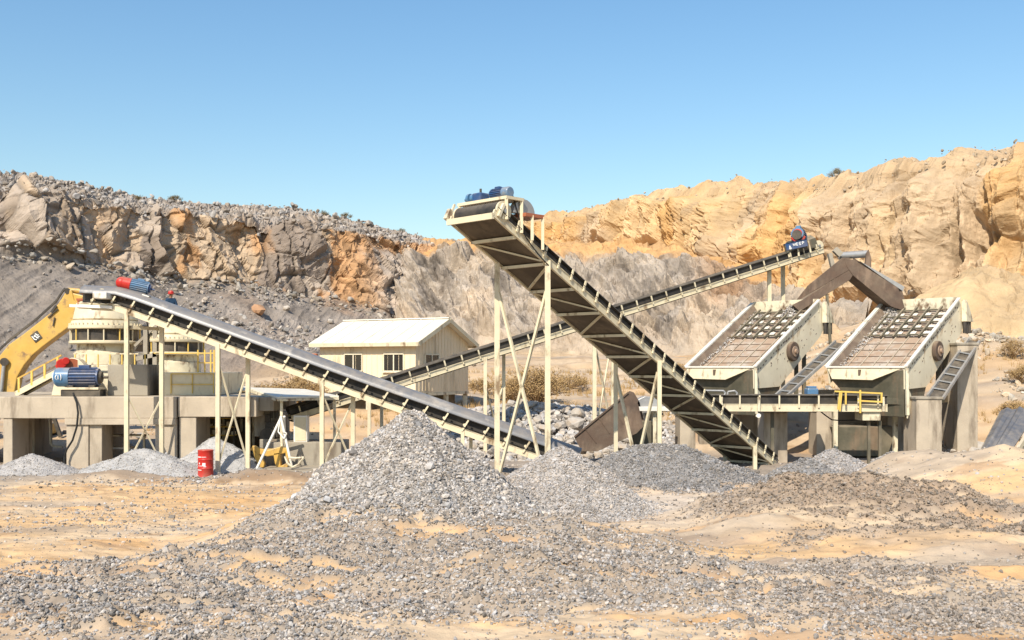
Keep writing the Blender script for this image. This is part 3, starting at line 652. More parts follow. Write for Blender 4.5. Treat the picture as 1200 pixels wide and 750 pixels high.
# --- dry shrubs
def shrub(x, y, z, rr, hh, label, leaf='leafd', n=60, seed=0, group=None, dense=1.0):
    r_ = random.Random(seed); root = thing('dry_shrub', label, 'shrub', (x, y, z), group)
    tw = MB(); lv = MB()
    for k in range(n):
        az = r_.uniform(0, 2*math.pi); sp = r_.random()**.6
        tip = Vector((x+math.cos(az)*rr*sp, y+math.sin(az)*rr*sp, z+hh*(1-.55*sp**2)*r_.uniform(.6, 1.05)))
        a = Vector((x+r_.uniform(-.1, .1)*rr, y+r_.uniform(-.1, .1)*rr, z-.05)); m_ = a.lerp(tip, .5)+Vector((r_.uniform(-.1, .1), r_.uniform(-.1, .1), .12*hh))
        t0 = .012+.010*rr
        tw.cyl(a, m_, t0, t0*.7, n=4, cap=False); tw.cyl(m_, tip, t0*.7, t0*.25, n=4, cap=False)
        for j in range(3):
            f = r_.uniform(.45, 1); s0 = m_.lerp(tip, f); e0 = s0+Vector((r_.uniform(-1, 1), r_.uniform(-1, 1), r_.uniform(0, 1)))*.28*rr
            tw.cyl(s0, e0, t0*.35, t0*.15, n=3, cap=False)
            for i in range(int(16*dense)):
                c_ = s0.lerp(e0, r_.random())+Vector((r_.uniform(-1, 1), r_.uniform(-1, 1), r_.uniform(-1, 1)))*.13*rr
                u_ = Vector((r_.uniform(-1, 1), r_.uniform(-1, 1), r_.uniform(-1, 1))).normalized(); v_ = u_.orthogonal().normalized(); L_ = r_.uniform(.03, .065)*(.6+.35*rr)
                lv.add([c_-u_*L_, c_+v_*L_*.4, c_+u_*L_, c_-v_*L_*.4], [(0, 1, 2, 3)])
    tw.build('branches', 'twig', root); lv.build('foliage', leaf, root)
    return root
def shrub_px(px, Y, rr, hh, label, **k):
    x_ = (px-600)/1200*Y; return shrub(x_, Y, G1(x_, Y)-.05, rr, hh, label, **k)
shrub_px(628, 63, 2.2, 2.3, 'largest dry golden shrub framed between the legs of the tall conveyor', n=110, seed=1)
shrub_px(598, 66, 1.4, 1.4, 'low dry shrub just left of the largest golden shrub', n=60, seed=2)
shrub_px(352, 60, 1.8, 1.9, 'dry golden shrub above the lean-to roof', n=90, seed=3)
shrub_px(382, 63, 1.5, 1.5, 'dry golden shrub beside the left end of the small building', n=70, seed=4)
shrub_px(318, 63, 1.6, 1.3, 'low dry shrub left of the golden shrub above the lean-to roof', n=70, seed=5)
shrub_px(275, 60, 1.7, 1.6, 'low dry shrub beside the yellow railing of the second crusher', n=70, seed=6)
shrub_px(296, 66, 1.6, 1.2, 'low brown shrub on the slope behind the lean-to', n=60, seed=7, leaf='leafg')
shrub_px(1187, 68, .95, 1.3, 'dry shrub highest on the ochre slope at the right edge', n=50, seed=8)
shrub_px(1196, 61, .9, 1.1, 'dry shrub in the middle of the ochre slope cut by the right edge', n=50, seed=9)
shrub_px(1190, 56, .9, .9, 'low dry shrub just above the row of pale boulders at the right edge', n=50, seed=10)
shrub_px(796, 76, 1.1, 1.1, 'small dry shrub at the foot of the bench right of the steep conveyor', n=40, seed=11)
shrub_px(566, 70, 1.1, .9, 'small dry shrub right of the small building', n=40, seed=12)
shrub_px(668, 72, 1.3, 1.0, 'low dry shrub right of the largest golden shrub', n=40, seed=13)
k = np.argmin((PXR-980)**2*.01+(PRR-2.9)**2*400); q_ = PR_[k]
shrub(q_[0], q_[1], q_[2]-.1, 1.15, 1.4, 'dark bush alone on the skyline of the ochre wall', leaf='leafg', n=60, seed=14)
for k_, px in enumerate((470, 405, 378, 205, 160)):
    kk = np.argmin((PXL-px)**2*.01+(PRL-2.95)**2*400); q_ = PL[kk]
    shrub(q_[0], q_[1], q_[2], 1.0, .9, ('rightmost small bush on the grey rim, nearest the tall conveyor head', 'small bush on the grey rim above the right end of the cabin roof', 'small bush on the grey rim above the left end of the cabin roof', 'small bush on the grey rim above the smaller crusher', 'leftmost small bush on the grey rim above the larger crusher')[k_], leaf='leafg', n=30, seed=20+k_, group='bushes on the grey rim')
# dry grass: uncountable
gm_ = MB(); r_ = random.Random(4)
for k in range(3800):
    if k < 2600: x_ = r_.uniform(-24, 9); y_ = r_.uniform(56, 80)
    else: x_ = r_.uniform(19, 42); y_ = r_.uniform(54, 76)
    if float(fbm(np.array([[x_*.2, y_*.2, 4.]]), 2, 92)[0]) < -.05: continue
    z_ = float(G(x_, y_, False)[0])
    for j in range(6):
        a_ = r_.uniform(0, 6.28); h_ = r_.uniform(.15, .5); b_ = Vector((x_+r_.uniform(-.1, .1), y_+r_.uniform(-.1, .1), z_-.05)); d_ = Vector((math.cos(a_), math.sin(a_), 0))
        gm_.add([b_-d_.yxz*.02 if False else b_+Vector((-.02, 0, 0)), b_+Vector((.02, 0, 0)), b_+d_*h_*.4+Vector((0, 0, h_))], [(0, 1, 2)])
o = gm_.build('dry_grass', 'leafd'); tag(o, 'dry golden grass tufts on the slopes behind the plant', 'grass', kind='stuff')

# ============================================================ THE PLANT
def V3(*a): return Vector(a)
def on_line(A, B, t): return Vector(A).lerp(Vector(B), t)
def part_at(px, A, B):                  # parameter on the line A-B that the photo shows at px
    k = (px-600)/1200; A = Vector(A); B = Vector(B); d = B-A
    return (A.x-k*A.y)/(k*d.y-d.x)
def vleg(mb, p, s=.15, zb=None):
    zb = (G1(p.x, p.y)-.25) if zb is None else zb
    mb.frame((p.x, p.y, (p.z+zb)/2), V3(s/2, 0, 0), V3(0, s/2, 0), V3(0, 0, (p.z-zb)/2)); return Vector((p.x, p.y, zb))

def motor(root_or_none, name, label, c, ax, r, L, mbody='dblue', mcowl='blue', group=None, endm=None, feet=True, dome=False):
    """squirrel-cage motor lying along ax: finned body, fan cowl, terminal box, feet"""
    ax = Vector(ax).normalized(); c = Vector(c)
    t = thing(name, label, 'motor', (c.x, c.y, c.z-r), group) if root_or_none is None else root_or_none
    m = MB(); m.cyl(c-ax*L*.28, c+ax*L*.45, r*.9, n=28)
    up = V3(0, 0, 1); up = (up-ax*up.dot(ax)).normalized(); sd = ax.cross(up)
    for k in range(20):
        a = 2*math.pi*k/20; d = up*math.cos(a)+sd*math.sin(a); m.bar(c-ax*L*.24+d*r*.93, c+ax*L*.40+d*r*.93, .02, .07*r/.3, up=d)
    m.build('motor_body', mbody, t, bevel=.006)
    m = MB(); m.cyl(c-ax*L*.55, c-ax*L*.24, r, n=32); m.cyl(c-ax*L*.60, c-ax*L*.55, r*.86, r, n=32); f = m.build('fan_cowl', mcowl, t, bevel=.01, smooth=True)
    if dome:
        m = MB()
        for k in range(5): m.cyl(c-ax*L*(.55+.06*k), c-ax*L*(.61+.06*k), r*math.sqrt(max(0, 1-(k/5)**2)), r*math.sqrt(max(0, 1-((k+1)/5)**2))+.01, n=32)
        m.build('dome_cap', mcowl, t, smooth=True)
    m = MB(); m.cyl(c+ax*L*.45, c+ax*L*.52, r*.7, r*.55, n=24); m.cyl(c+ax*L*.52, c+ax*L*.66, r*.16, n=12); m.build('drive_shaft', endm or 'dark', t)
    m = MB(); m.frame(c+ax*L*.1+up*r*1.08, ax*L*.13, sd*r*.35, up*r*.2); m.build('terminal_box', mbody, t, bevel=.01)
    if feet:
        for s_ in (-.2, .32):
            for q in (-1, 1): MB().frame(c+ax*L*s_-up*r*.93+sd*q*r*.62, ax*L*.07, sd*r*.25, up*r*.09).build('mounting_foot', 'dark', t)
    return t, f

def conveyor(label, A, B, wd, W, beam_h, post_h, n_br, belt='trough', path=None, br_lean=0.0, under=False, bm='rubber', hood_r=.22, name='belt_conveyor', bstart=0, frame_m='cream', group=None):
    """A, B: bottom of the near side beam; wd: unit width vector to the far side"""
    A = Vector(A); B = Vector(B); wd = Vector(wd).normalized(); path = [Vector(p) for p in (path or [A, B])]
    root = thing(name, label, 'conveyor', tuple(A.lerp(B, .5)), group)
    d = (B-A).normalized(); n = wd.cross(d).normalized(); n = -n if n.z < 0 else n
    th = .07; bpath = [path[0]+d*bstart]+path[1:]
    def beam(w0):      # channel section
        s_ = [(w0, 0), (w0+th, 0), (w0+th, beam_h), (w0, beam_h)]
        m = MB().sweep(s_, path, wd); o0 = -1 if w0 < W/2 else 1
        lip = .02
        m.sweep([(w0+(-lip if o0 < 0 else th), 0), (w0+(0 if o0 < 0 else th+lip), 0), (w0+(0 if o0 < 0 else th+lip), .03), (w0+(-lip if o0 < 0 else th), .03)], path, wd)
        m.sweep([(w0+(-lip if o0 < 0 else th), beam_h-.03), (w0+(0 if o0 < 0 else th+lip), beam_h-.03), (w0+(0 if o0 < 0 else th+lip), beam_h), (w0+(-lip if o0 < 0 else th), beam_h)], path, wd)
        return m
    beam(0).build('side_beam', frame_m, root); beam(W-th).build('side_beam', frame_m, root)
    L = (B-A).length
    H = beam_h+post_h
    if belt == 'hood':
        sec = []; k = 14
        for i in range(k+1):
            a = math.pi*i/k; sec.append((W/2-math.cos(a)*(W/2+.02), H+math.sin(a)*hood_r))
        for i in range(k, -1, -1):
            a = math.pi*i/k; sec.append((W/2-math.cos(a)*(W/2-.02), H-.035+math.sin(a)*(hood_r-.01)))
        MB().sweep(sec, path, wd).build('belt', bm, root, smooth=True)
        MB().sweep([(.30, H-.02), (.36, H-.02), (.36, beam_h+.02), (.30, beam_h+.02)], path, wd).build('dark_backing', 'rubber', root)  # added black sheet stands in for the shaded gap below the belt
    else:
        e = .10
        sec = [(e-.10, H), (W*.30, beam_h+.10), (W*.70, beam_h+.10), (W-e+.10, H), (W-e+.12, H-.035), (W*.70+.02, beam_h+.06), (W*.30-.02, beam_h+.06), (e-.12, H-.035)]
        MB().sweep(sec, bpath, wd).build('belt', bm, root)
        MB().sweep([(.08, beam_h+.0), (.11, beam_h+.0), (.11, H-.10), (.08, H-.10)], bpath, wd).build('dark_backing', bm, root)
    MB().sweep([(.13, .10), (W-.13, .10), (W-.13, .12), (.13, .12)], bpath, wd).build('return_belt', 'rubber', root)
    tot = sum((b-a).length for a, b in zip(path, path[1:]))
    def at(s_):
        for a, b in zip(path, path[1:]):
            l_ = (b-a).length
            if s_ <= l_+1e-6: return a+(b-a)*(s_/l_)
            s_ -= l_
        return path[-1]
    for k in range(n_br):
        s_ = tot*(k+.5)/n_br; p = at(s_); ln = d*br_lean
        m = MB()
        for w_, oo in ((-.045, 1), (W+.045, -1)):
            m.bar(p+wd*w_+n*(beam_h*.5), p+wd*w_+n*(H-.03)+ln, .07, .05, up=wd)
        if belt == 'hood':
            m.cyl(p+wd*.0+n*(beam_h+post_h*.35), p+wd*W+n*(beam_h+post_h*.35), .05, n=8)
        else:
            m.cyl(p+wd*.12+n*(beam_h+.02), p+wd*(W-.12)+n*(beam_h+.02), .045, n=8)
        m.build('idler_bracket', frame_m, root)
    return root, d, n, wd, H, at, tot

def drum_pulley(root, c, wd, W, r, name='head_pulley', m='rubber'):
    c = Vector(c); wd = Vector(wd)
    q = MB().cyl(c+wd*.08, c+wd*(W-.08), r, n=32); f = q.build(name, m, root, smooth=True)
    q = MB().cyl(c-wd*.10, c+wd*(W+.10), r*.22, n=12); q.build('pulley_shaft', 'steel', root)
    for s_ in (-.02, W-.10): MB().cyl(c+wd*s_, c+wd*(s_+.08), r*1.02, r*1.02, n=32).build('pulley_rim', 'cream', root)

# ------------------------------------------------------------ left platforms
yf = 45.0; zt = CAMH-35/1200*yf; zb = zt-.95
def XX(px, Y=yf): return (px-600)/1200*Y
t = thing('concrete_platform', 'large stained concrete platform carrying the blue motor and the first crusher', 'platform', (XX(100), 48.5, 0))
MB().box(XX(-150), XX(206.5), yf, 54.0, zb, zt).build('deck_slab', 'conc', t, bevel=.03)
MB().box(XX(76), XX(206), yf-.03, yf+.7, zb-.28, zb-.002).build('edge_beam', 'conc', t, bevel=.02)
for x0, x1, y0, y1 in ((XX(3), XX(14), yf+.05, yf+1.9), (XX(77), XX(103), yf+.06, yf+1.6), (XX(103)+.002, XX(118), yf+.14, yf+1.4), (XX(181), XX(206.3), yf+.08, yf+3), (XX(-130), XX(-100), yf+.05, yf+2), (XX(-60), XX(-40), 51.5, 53.5), (XX(40), XX(62), 51.8, 53.4)):
    MB().box(x0, x1, y0, y1, -.4, zb-.002).build('pier', 'conc', t, bevel=.03)
MB().box(XX(118)+1.2, XX(206)+2.0, 52.6, 53.0, -.3, zb-.004).build('darkened_rear_wall', 'olive', t)  # olive in place of concrete paints in the deep shade of the bay
t = thing('concrete_platform', 'smaller concrete platform under the second crusher, right of the joint', 'platform', (XX(262), 48, 0))
MB().box(XX(208), XX(300), yf+.06, 53.5, zb+.06, zt+.0).build('deck_slab', 'conc', t, bevel=.03)
MB().box(XX(300)+.003, XX(318), yf+.5, 50, zb+.30, zt-.02).build('deck_slab', 'concg', t, bevel=.03)
MB().box(XX(209), XX(229), yf+.12, yf+2.2, -.4, zb+.058).build('pier', 'conc', t, bevel=.03)
MB().box(XX(288), XX(309), yf+1.5, yf+3.0, zb-.9, zb+.298).build('pier', 'concg', t, bevel=.02)
MB().box(XX(290), XX(302), 49.5, 51.5, -.4, zb+.057).build('pier', 'concg', t, bevel=.02)
MB().box(XX(215), XX(290), 52.4, 52.8, -.3, 1.2).build('darkened_rear_wall', 'olive', t)  # dark olive again stands in for shade at the back
# things stored under the decks
t = thing('steel_bench', 'pale steel workbench in the dark bay under the first crusher', 'bench', (XX(150, 47.6), 47.6, 0))
a0, a1 = XX(120, 47.6), XX(172, 47.6)
MB().box(a0, a1, 47.2, 47.9, 1.30, 1.36).build('bench_top', 'creamw', t); MB().box(a0+.2, a1-.6, 47.15, 47.95, .72, .80).build('lower_shelf', 'white', t)
for x_ in (a0+.1, (a0+a1)/2, a1-.1): MB().box(x_-.04, x_+.04, 47.5, 47.6, -.1, 1.298).build('leg', 'creamw', t)
t = thing('storage_rack', 'dark shelf rack with pale parts in the bay under the second crusher', 'rack', (XX(255, 48.5), 48.5, 0))
x0, x1 = XX(236, 48.5), XX(276, 48.5)
for z_ in (1.25, 1.65, 2.05): MB().box(x0, x1, 48.2, 48.8, z_, z_+.05).build('shelf', 'yrail', t)
for x_ in (x0, x1): MB().box(x_-.03, x_+.03, 48.2, 48.26, -.1, 2.3).build('upright', 'dark', t)
for k in range(7): MB().box(x0+.15+k*.22, x0+.30+k*.22, 48.25, 48.6, 1.302+(k % 2)*.40, 1.302+(k % 2)*.40+random.uniform(.1, .28)).build('stored_part', 'creamw', t, bevel=.02)

# ------------------------------------------------------------ cone crushers
def crusher(cx, cy, r, label, zpl, badge=False):
    t = thing('cone_crusher', label, 'crusher', (cx, cy, zt), 'cone crushers')
    z0 = zpl; k = r/1.62
    m = MB().lathe((cx, cy, z0), [(.86*r, 0), (.86*r, .55*k), (.80*r, .62*k), (.78*r, .95*k)], 40); m.build('lower_housing', 'creamw', t, smooth=True)
    m = MB().lathe((cx, cy, z0+.953*k), [(.97*r, 0), (1.0*r, .05), (1.0*r, .12*k), (.97*r, .17*k)], 40); m.build('spring_flange', 'cream', t, smooth=True)
    m = MB().lathe((cx, cy, z0+1.125*k), [(.90*r, 0), (.90*r, .52*k)], 40); m.build('spring_chamber', 'dark', t, smooth=True)
    for j in range(14):
        a = 2*math.pi*j/14+.1; q = V3(cx+math.cos(a)*r*.96, cy+math.sin(a)*r*.96, 0)
        MB().cyl(V3(q.x, q.y, z0+1.12*k), V3(q.x, q.y, z0+1.66*k), .035, n=8).build('tie_bolt', 'yrail' if j % 3 == 0 else 'cream', t)
    m = MB().lathe((cx, cy, z0+1.648*k), [(1.0*r, 0), (1.02*r, .04), (1.02*r, .16*k), (.96*r, .20*k), (.93*r, .40*k), (.84*r, .42*k)], 48)
    for j in range(44):
        a = 2*math.pi*j/44; q = V3(cx+math.cos(a)*r*.985, cy+math.sin(a)*r*.985, 0); m.cyl(V3(q.x, q.y, z0+1.80*k), V3(q.x, q.y, z0+1.93*k), .03, n=6)
    m.build('adjustment_ring', 'cream', t, smooth=True)
    m = MB().lathe((cx, cy, z0+2.07*k), [(.86*r, 0), (.89*r, .06), (.80*r, .78*k), (.76*r, .86*k), (.60*r, .90*k)], 48); m.build('bowl', 'cream', t, smooth=True)
    if badge:
        b_ = MB(); b_.frame((cx+.10*r, cy-.835*r, z0+2.62*k), V3(.10, 0, 0), V3(0, .03, 0), V3(0, -.012, .19)); b_.build('nameplate', 'dark', t, bevel=.03)
    m = MB().lathe((cx, cy, z0+2.965*k), [(.58*r, 0), (.58*r, .18*k), (.62*r, .20*k), (.62*r, .28*k), (.50*r, .30*k), (.44*r, .10*k)], 36)
    for j in range(9):
        a = 2*math.pi*j/9; m.box(cx+math.cos(a)*r*.5-.09, cx+math.cos(a)*r*.5+.09, cy+math.sin(a)*r*.5-.09, cy+math.sin(a)*r*.5+.09, z0+3.2*k, z0+3.38*k)
    m.build('feed_hopper', 'creamw', t)
    return t
CY1 = 49.6
crusher(XX(124, CY1), CY1, 1.66, 'larger cream cone crusher on the big platform, behind the blue motor', zt+1.42)
crusher(XX(205, CY1), CY1, 1.42, 'smaller cream cone crusher with a dark nameplate, right of the larger one', zt+1.05, True)
# plinths under the crushers
t = thing('crusher_plinth', 'pale concrete plinth block under the larger crusher', 'plinth', (XX(128), 48, zt))
MB().box(XX(126, 46.6), XX(173, 46.6), 46.6, 52, zt+.004, zt+1.42).build('block', 'concg', t, bevel=.03)
MB().box(XX(88, 48), XX(126, 46.6)-.003, 48, 52, zt+.004, zt+1.40).build('block', 'creamw', t, bevel=.03)
t = thing('crusher_plinth', 'cream steel plinth with a thin yellow rail across its face, under the smaller crusher', 'plinth', (XX(215), 48, zt))
MB().box(XX(186, 47), XX(251, 47), 47, 52, zt+.004, zt+1.06).build('block', 'cream', t, bevel=.03)
m = MB(); x0, x1 = XX(200, 46.9), XX(250, 46.9)
m.bar((x0, 46.95, zt+.52), (x1, 46.95, zt+.52), .04); m.bar((x0, 46.95, zt+1.0), (x1, 46.95, zt+1.0), .04)
for x_ in (x0, (x0+x1)/2, x1): m.bar((x_, 46.95, zt+.1), (x_, 46.95, zt+1.0), .04)
m.build('face_rail', 'yrail', t)
# guard rail round the second crusher
t = thing('guard_rail', 'yellow guard rail standing right of the smaller crusher', 'railing', (XX(245, 47.2), 47.2, zt+1.06))
for k, x_ in enumerate((XX(232, 47.2), XX(240, 47.2), XX(247, 47.2), XX(251, 47.2))): MB().bar((x_, 47.2, zt+1.06), (x_, 47.2, zt+2.1), .06).build('post', 'yrail', t)
MB().bar((XX(180, 47.2), 47.2, zt+1.95), (XX(251, 47.2), 47.2, zt+1.95), .05).bar((XX(232, 47.2), 47.2, zt+1.5), (XX(251, 47.2), 47.2, zt+1.5), .05).build('rail', 'yrail', t)
t = thing('guard_rail', 'cream guard rail in front of the dark band of the larger crusher', 'railing', (XX(120, 47.2), 47.2, zt+1.42))
MB().bar((XX(86, 47.2), 47.2, zt+1.92), (XX(172, 47.2), 47.2, zt+1.92), .06).build('rail', 'cream', t)
for px in (88, 101, 115, 129, 143, 158, 170): MB().bar((XX(px, 47.2), 47.2, zt+1.3), (XX(px, 47.2), 47.2, zt+1.92), .05).build('post', 'yrail', t)
t = thing('steel_gallery', 'dark steel duct frame between the two crushers', 'frame', (XX(178, 48.5), 48.5, zt))
m = MB()
for px in (171, 182): m.bar((XX(px, 48.4), 48.4, zt), (XX(px, 48.4), 48.4, zt+3.2), .2)
m.bar((XX(158, 48.4), 48.4, zt+2.3), (XX(184, 48.4), 48.4, zt+3.3), .12); m.bar((XX(160, 48.4), 48.4, zt+1.7), (XX(184, 48.4), 48.4, zt+1.9), .2)
m.build('frame', 'concg', t)
MB().box(XX(172, 48.6), XX(181, 48.6), 48.6, 49, zt+.4, zt+2.9).build('duct', 'dark', t)

# ------------------------------------------------------------ blue motor with its guard
c0 = P(92, 442, 46.0)
t, cowl = motor(None, 'electric_motor', 'big blue electric motor with a pale emblem on its fan cowl, on the platform edge', (c0.x+.1, 46.0, c0.z), (1, .10, 0), .43, 1.8)
m = MB(); cc = Vector((c0.x+.1, 46.0, c0.z))-Vector((1, .10, 0)).normalized()*1.9*.605; axm = Vector((1, .10, 0)).normalized(); sdm = Vector((.10, -1, 0)).normalized()
for k in range(18):
    a = 2*math.pi*k/18; a2 = 2*math.pi*(k+1)/18
    m.bar(cc+V3(0, 0, 1)*math.cos(a)*.22+sdm*math.sin(a)*.22, cc+V3(0, 0, 1)*math.cos(a2)*.22+sdm*math.sin(a2)*.22, .012, .04, up=axm)
m.bar(cc+V3(0, 0, .13), cc+V3(0, 0, -.15), .012, .05, up=axm); m.bar(cc+sdm*.12, cc-sdm*.12, .012, .05, up=axm)
m.bar(cc+sdm*.12+V3(0, 0, .1), cc+sdm*.12-V3(0, 0, .1), .012, .04, up=axm)
o = m.build('emblem', 'mark', cowl)
# emblem also on the camera side of the round cowl, as the photo shows it
m = MB(); ce = Vector((c0.x+.1, 46.0, c0.z))-axm*.78-V3(0, .472, 0)
for k in range(16):
    a = 2*math.pi*k/16; a2 = 2*math.pi*(k+1)/16
    f = lambda a_: V3(math.cos(a_)*.13, .10*abs(math.sin(a_))**2, math.sin(a_)*.15)
    m.bar(ce+f(a), ce+f(a2), .03, .012, up=(0, 1, 0))
m.bar(ce+V3(0, 0, -.09), ce+V3(0, 0, .09), .03, .012, up=(0, 1, 0)); m.build('emblem', 'mark', cowl)
t = thing('steel_skid', 'low dark steel skid under the big blue motor', 'base', (c0.x, 46, zt))
MB().box(c0.x-.6, c0.x+1.05, 45.6, 46.4, zt+.30, zt+.40).build('top_plate', 'cream', t, bevel=.01)
for y_ in (45.65, 46.25): MB().box(c0.x-.65, c0.x+1.1, y_, y_+.12, zt+.004, zt+.298).build('skid_beam', 'dark', t, bevel=.01)
for k in range(5): MB().box(c0.x-.6+k*.38, c0.x-.48+k*.38, 45.8, 46.2, zt+.02, zt+.26).build('cross_tie', 'dark', t)
t = thing('belt_guard', 'cream belt guard with a rounded top behind the big blue motor', 'guard', (XX(80, 46.8), 46.8, zt))
poly = []
for px, py in ((60, 462), (66, 436), (70, 428), (76, 422), (84, 419), (92, 421), (98, 427), (103, 436), (106, 462)): poly.append(P(px, py, 46.6))
poly[0].z = poly[-1].z = zt+.004
MB().prism(poly, (0, .55, 0)).build('housing', 'cream', t, bevel=.03)
q = MB().cyl(P(84, 432, 46.58), P(84, 432, 46.5), .46, n=28); q.build('opening', 'orange', t, smooth=True)
q = MB().cyl(P(72, 426, 46.55), P(72, 426, 46.2), .22, n=20); q.cyl(P(77, 423, 46.55), P(77, 423, 46.25), .17, n=18); q.bar(P(67, 431, 46.4), P(80, 421, 46.4), .22, .25); q.build('coupling_cover', 'red', t, bevel=.03)
t = thing('power_cable', 'black cable hanging from the blue motor down the concrete pier', 'cable', tuple(P(86, 462, 45)))
pts = [P(86, 461, 45.3), P(87, 464, 44.92), P(90, 472, 44.85), P(91.5, 484, 44.82), P(90, 500, 44.8), P(85, 516, 44.8), P(78, 527, 44.8), P(75.5, 535, 44.8), P(75.5, 556, 44.7)]
MB().tube(pts, .045, 8).build('cable', 'cable', t, smooth=True)
t = thing('inclined_stair', 'cream inclined walkway with yellow posts climbing behind the blue motor', 'stairway', tuple(P(45, 462, 47.2)))
a, b = P(18, 462, 47.2), P(72, 433, 47.2)
for dy in (0, .8): MB().bar(a+V3(0, dy, 0), b+V3(0, dy, 0), .08, .24).build('stringer', 'cream', t)
MB().bar(a+V3(0, .4, -.02), b+V3(0, .4, -.02), .7, .04).build('walkway_tread', 'dark', t)
for f in (.08, .36, .64, .92):
    p_ = a.lerp(b, f); MB().bar(p_, p_+V3(0, 0, .66), .09).build('post', 'yrail', t)
MB().bar(a.lerp(b, .05)+V3(0, 0, .66), b+V3(0, 0, .66), .07).build('handrail', 'yellow', t)
MB().bar(a.lerp(b, .05)+V3(0, .8, .5), b+V3(0, .8, .5), .07).build('handrail', 'rust', t)

# ------------------------------------------------------------ excavator (only its boom reaches into the photograph)
YE = 55.5
t = thing('excavator', 'yellow tracked excavator with its boom reaching over the larger crusher', 'excavator', (XX(-40, YE), YE, .4))
def PE(px, py, y=YE): return P(px, py, y)
outer = [(-22, 470), (-10, 432), (0, 416), (10, 404), (28, 391), (46, 377), (62, 364), (72, 350), (79, 338), (84, 340), (87, 352), (98, 364), (90, 376), (74, 388), (50, 406), (38, 416), (28, 428), (20, 442), (15, 470)]
MB().prism([PE(a_, b_) for a_, b_ in outer], (0, .72, 0)).build('boom', 'yellow', t, bevel=.05)
m = MB()
for r0, r1 in (((-2, 414), (12, 401)), ((12, 401), (44, 376)), ((44, 376), (66, 356)), ((66, 356), (76, 341))):
    for k in range(2): m.bar(PE(r0[0]-1+k*1.2, r0[1]-2-k*1.5, YE+.15+k*.2), PE(r1[0]-1+k*1.2, r1[1]-2-k*1.5, YE+.15+k*.2), .09)
m.build('hydraulic_hose', 'dark', t)
m = MB(); m.bar(PE(60, 366, YE-.06), PE(66, 358, YE-.06), .05, .12); m.bar(PE(64, 372, YE-.06), PE(62, 382, YE-.06), .05, .08); m.bar(PE(56, 372, YE-.06), PE(68, 362, YE-.06), .05, .06); m.build('hose_clamp', 'dark', t)
# badge: dark rounded plate with pale strokes
bc = PE(42.5, 394.5, YE-.02); ux = (PE(60, 380)-PE(28, 404)).normalized(); uz = V3(-ux.z, 0, ux.x)
m = MB(); m.frame(bc, ux*.24, V3(0, .02, 0), uz*.25); pl = m.build('badge', 'dark', t, bevel=.06)
m = MB(); f = bc-V3(0, .035, 0)
def st(a_, b_, c_, d_): m.bar(f+ux*a_+uz*b_, f+ux*c_+uz*d_, .05, .014, up=(0, 1, 0))
st(-.17, .15, -.15, -.08); st(-.15, -.08, -.06, -.16); st(-.02, .12, .02, -.15); st(.02, -.15, .17, .02); st(.06, .16, .15, -.12); st(-.10, .04, -.04, .08)
m.build('badge_mark', 'mark', pl)
MB().cyl(PE(5, 424, YE-.03), PE(5, 424, YE-.25), .22, n=20).build('pivot_pin', 'dark', t, smooth=True); MB().cyl(PE(79, 341, YE-.04), PE(79, 341, YE+.8), .16, n=16).build('pivot_pin', 'dark', t, smooth=True)
MB().cyl(PE(5, 424, YE-.16), PE(-2, 492, YE-.2), .10, n=14).build('piston_rod', 'steel', t, smooth=True)
stick = [(80, 342), (100, 347), (128, 346), (150, 352), (158, 376), (150, 384), (140, 362), (118, 362), (96, 366), (86, 362)]
MB().prism([PE(a_, b_, YE+.05) for a_, b_ in stick], (0, .6, 0)).build('arm', 'yellow', t, bevel=.05)
MB().cyl(PE(80, 340, YE+.3), PE(98, 341.5, YE+.3), .14, n=14).build('piston_rod', 'yellow', t, smooth=True)
MB().cyl(PE(97, 341.5, YE+.3), PE(128, 340.5, YE+.3), .19, n=16).build('arm_cylinder', 'orange', t, smooth=True)
MB().prism([PE(a_, b_, YE-.3) for a_, b_ in ((148, 380), (162, 380), (168, 396), (158, 412), (140, 410), (138, 400), (150, 398))], (0, 1.3, 0)).build('bucket', 'dark', t, bevel=.03)
bx = XX(-75, YE)
for y_ in (YE-1.6, YE+1.4):
    m = MB(); sec = []
    for k in range(24):
        a = 2*math.pi*k/24; sec.append(V3(bx+2.3*(1 if math.cos(a) > 0 else -1)*(.75)+math.cos(a)*.5, y_, .95+math.sin(a)*.5))
    m.prism(sec, (0, .6, 0)); m.build('track', 'dark', t)
MB().box(bx-1.6, bx+1.6, YE-1.0, YE+1.4, .8, 1.3).build('undercarriage', 'dark', t)
MB().box(bx-2.6, bx+1.3, YE-1.3, YE+1.7, 1.45, 2.6).build('engine_house', 'yellow', t, bevel=.12)
MB().box(bx-3.2, bx-2.602, YE-1.3, YE+1.7, 1.5, 2.7).build('counterweight', 'dark', t, bevel=.15)
cb = MB().box(bx+.1, bx+1.7, YE-1.35, YE-.3, 1.9, 3.5).build('cab', 'yellow', t, bevel=.1)
MB().box(bx+.3, bx+1.5, YE-1.375, YE-1.34, 2.4, 3.3).build('cab_window', 'glass', cb)
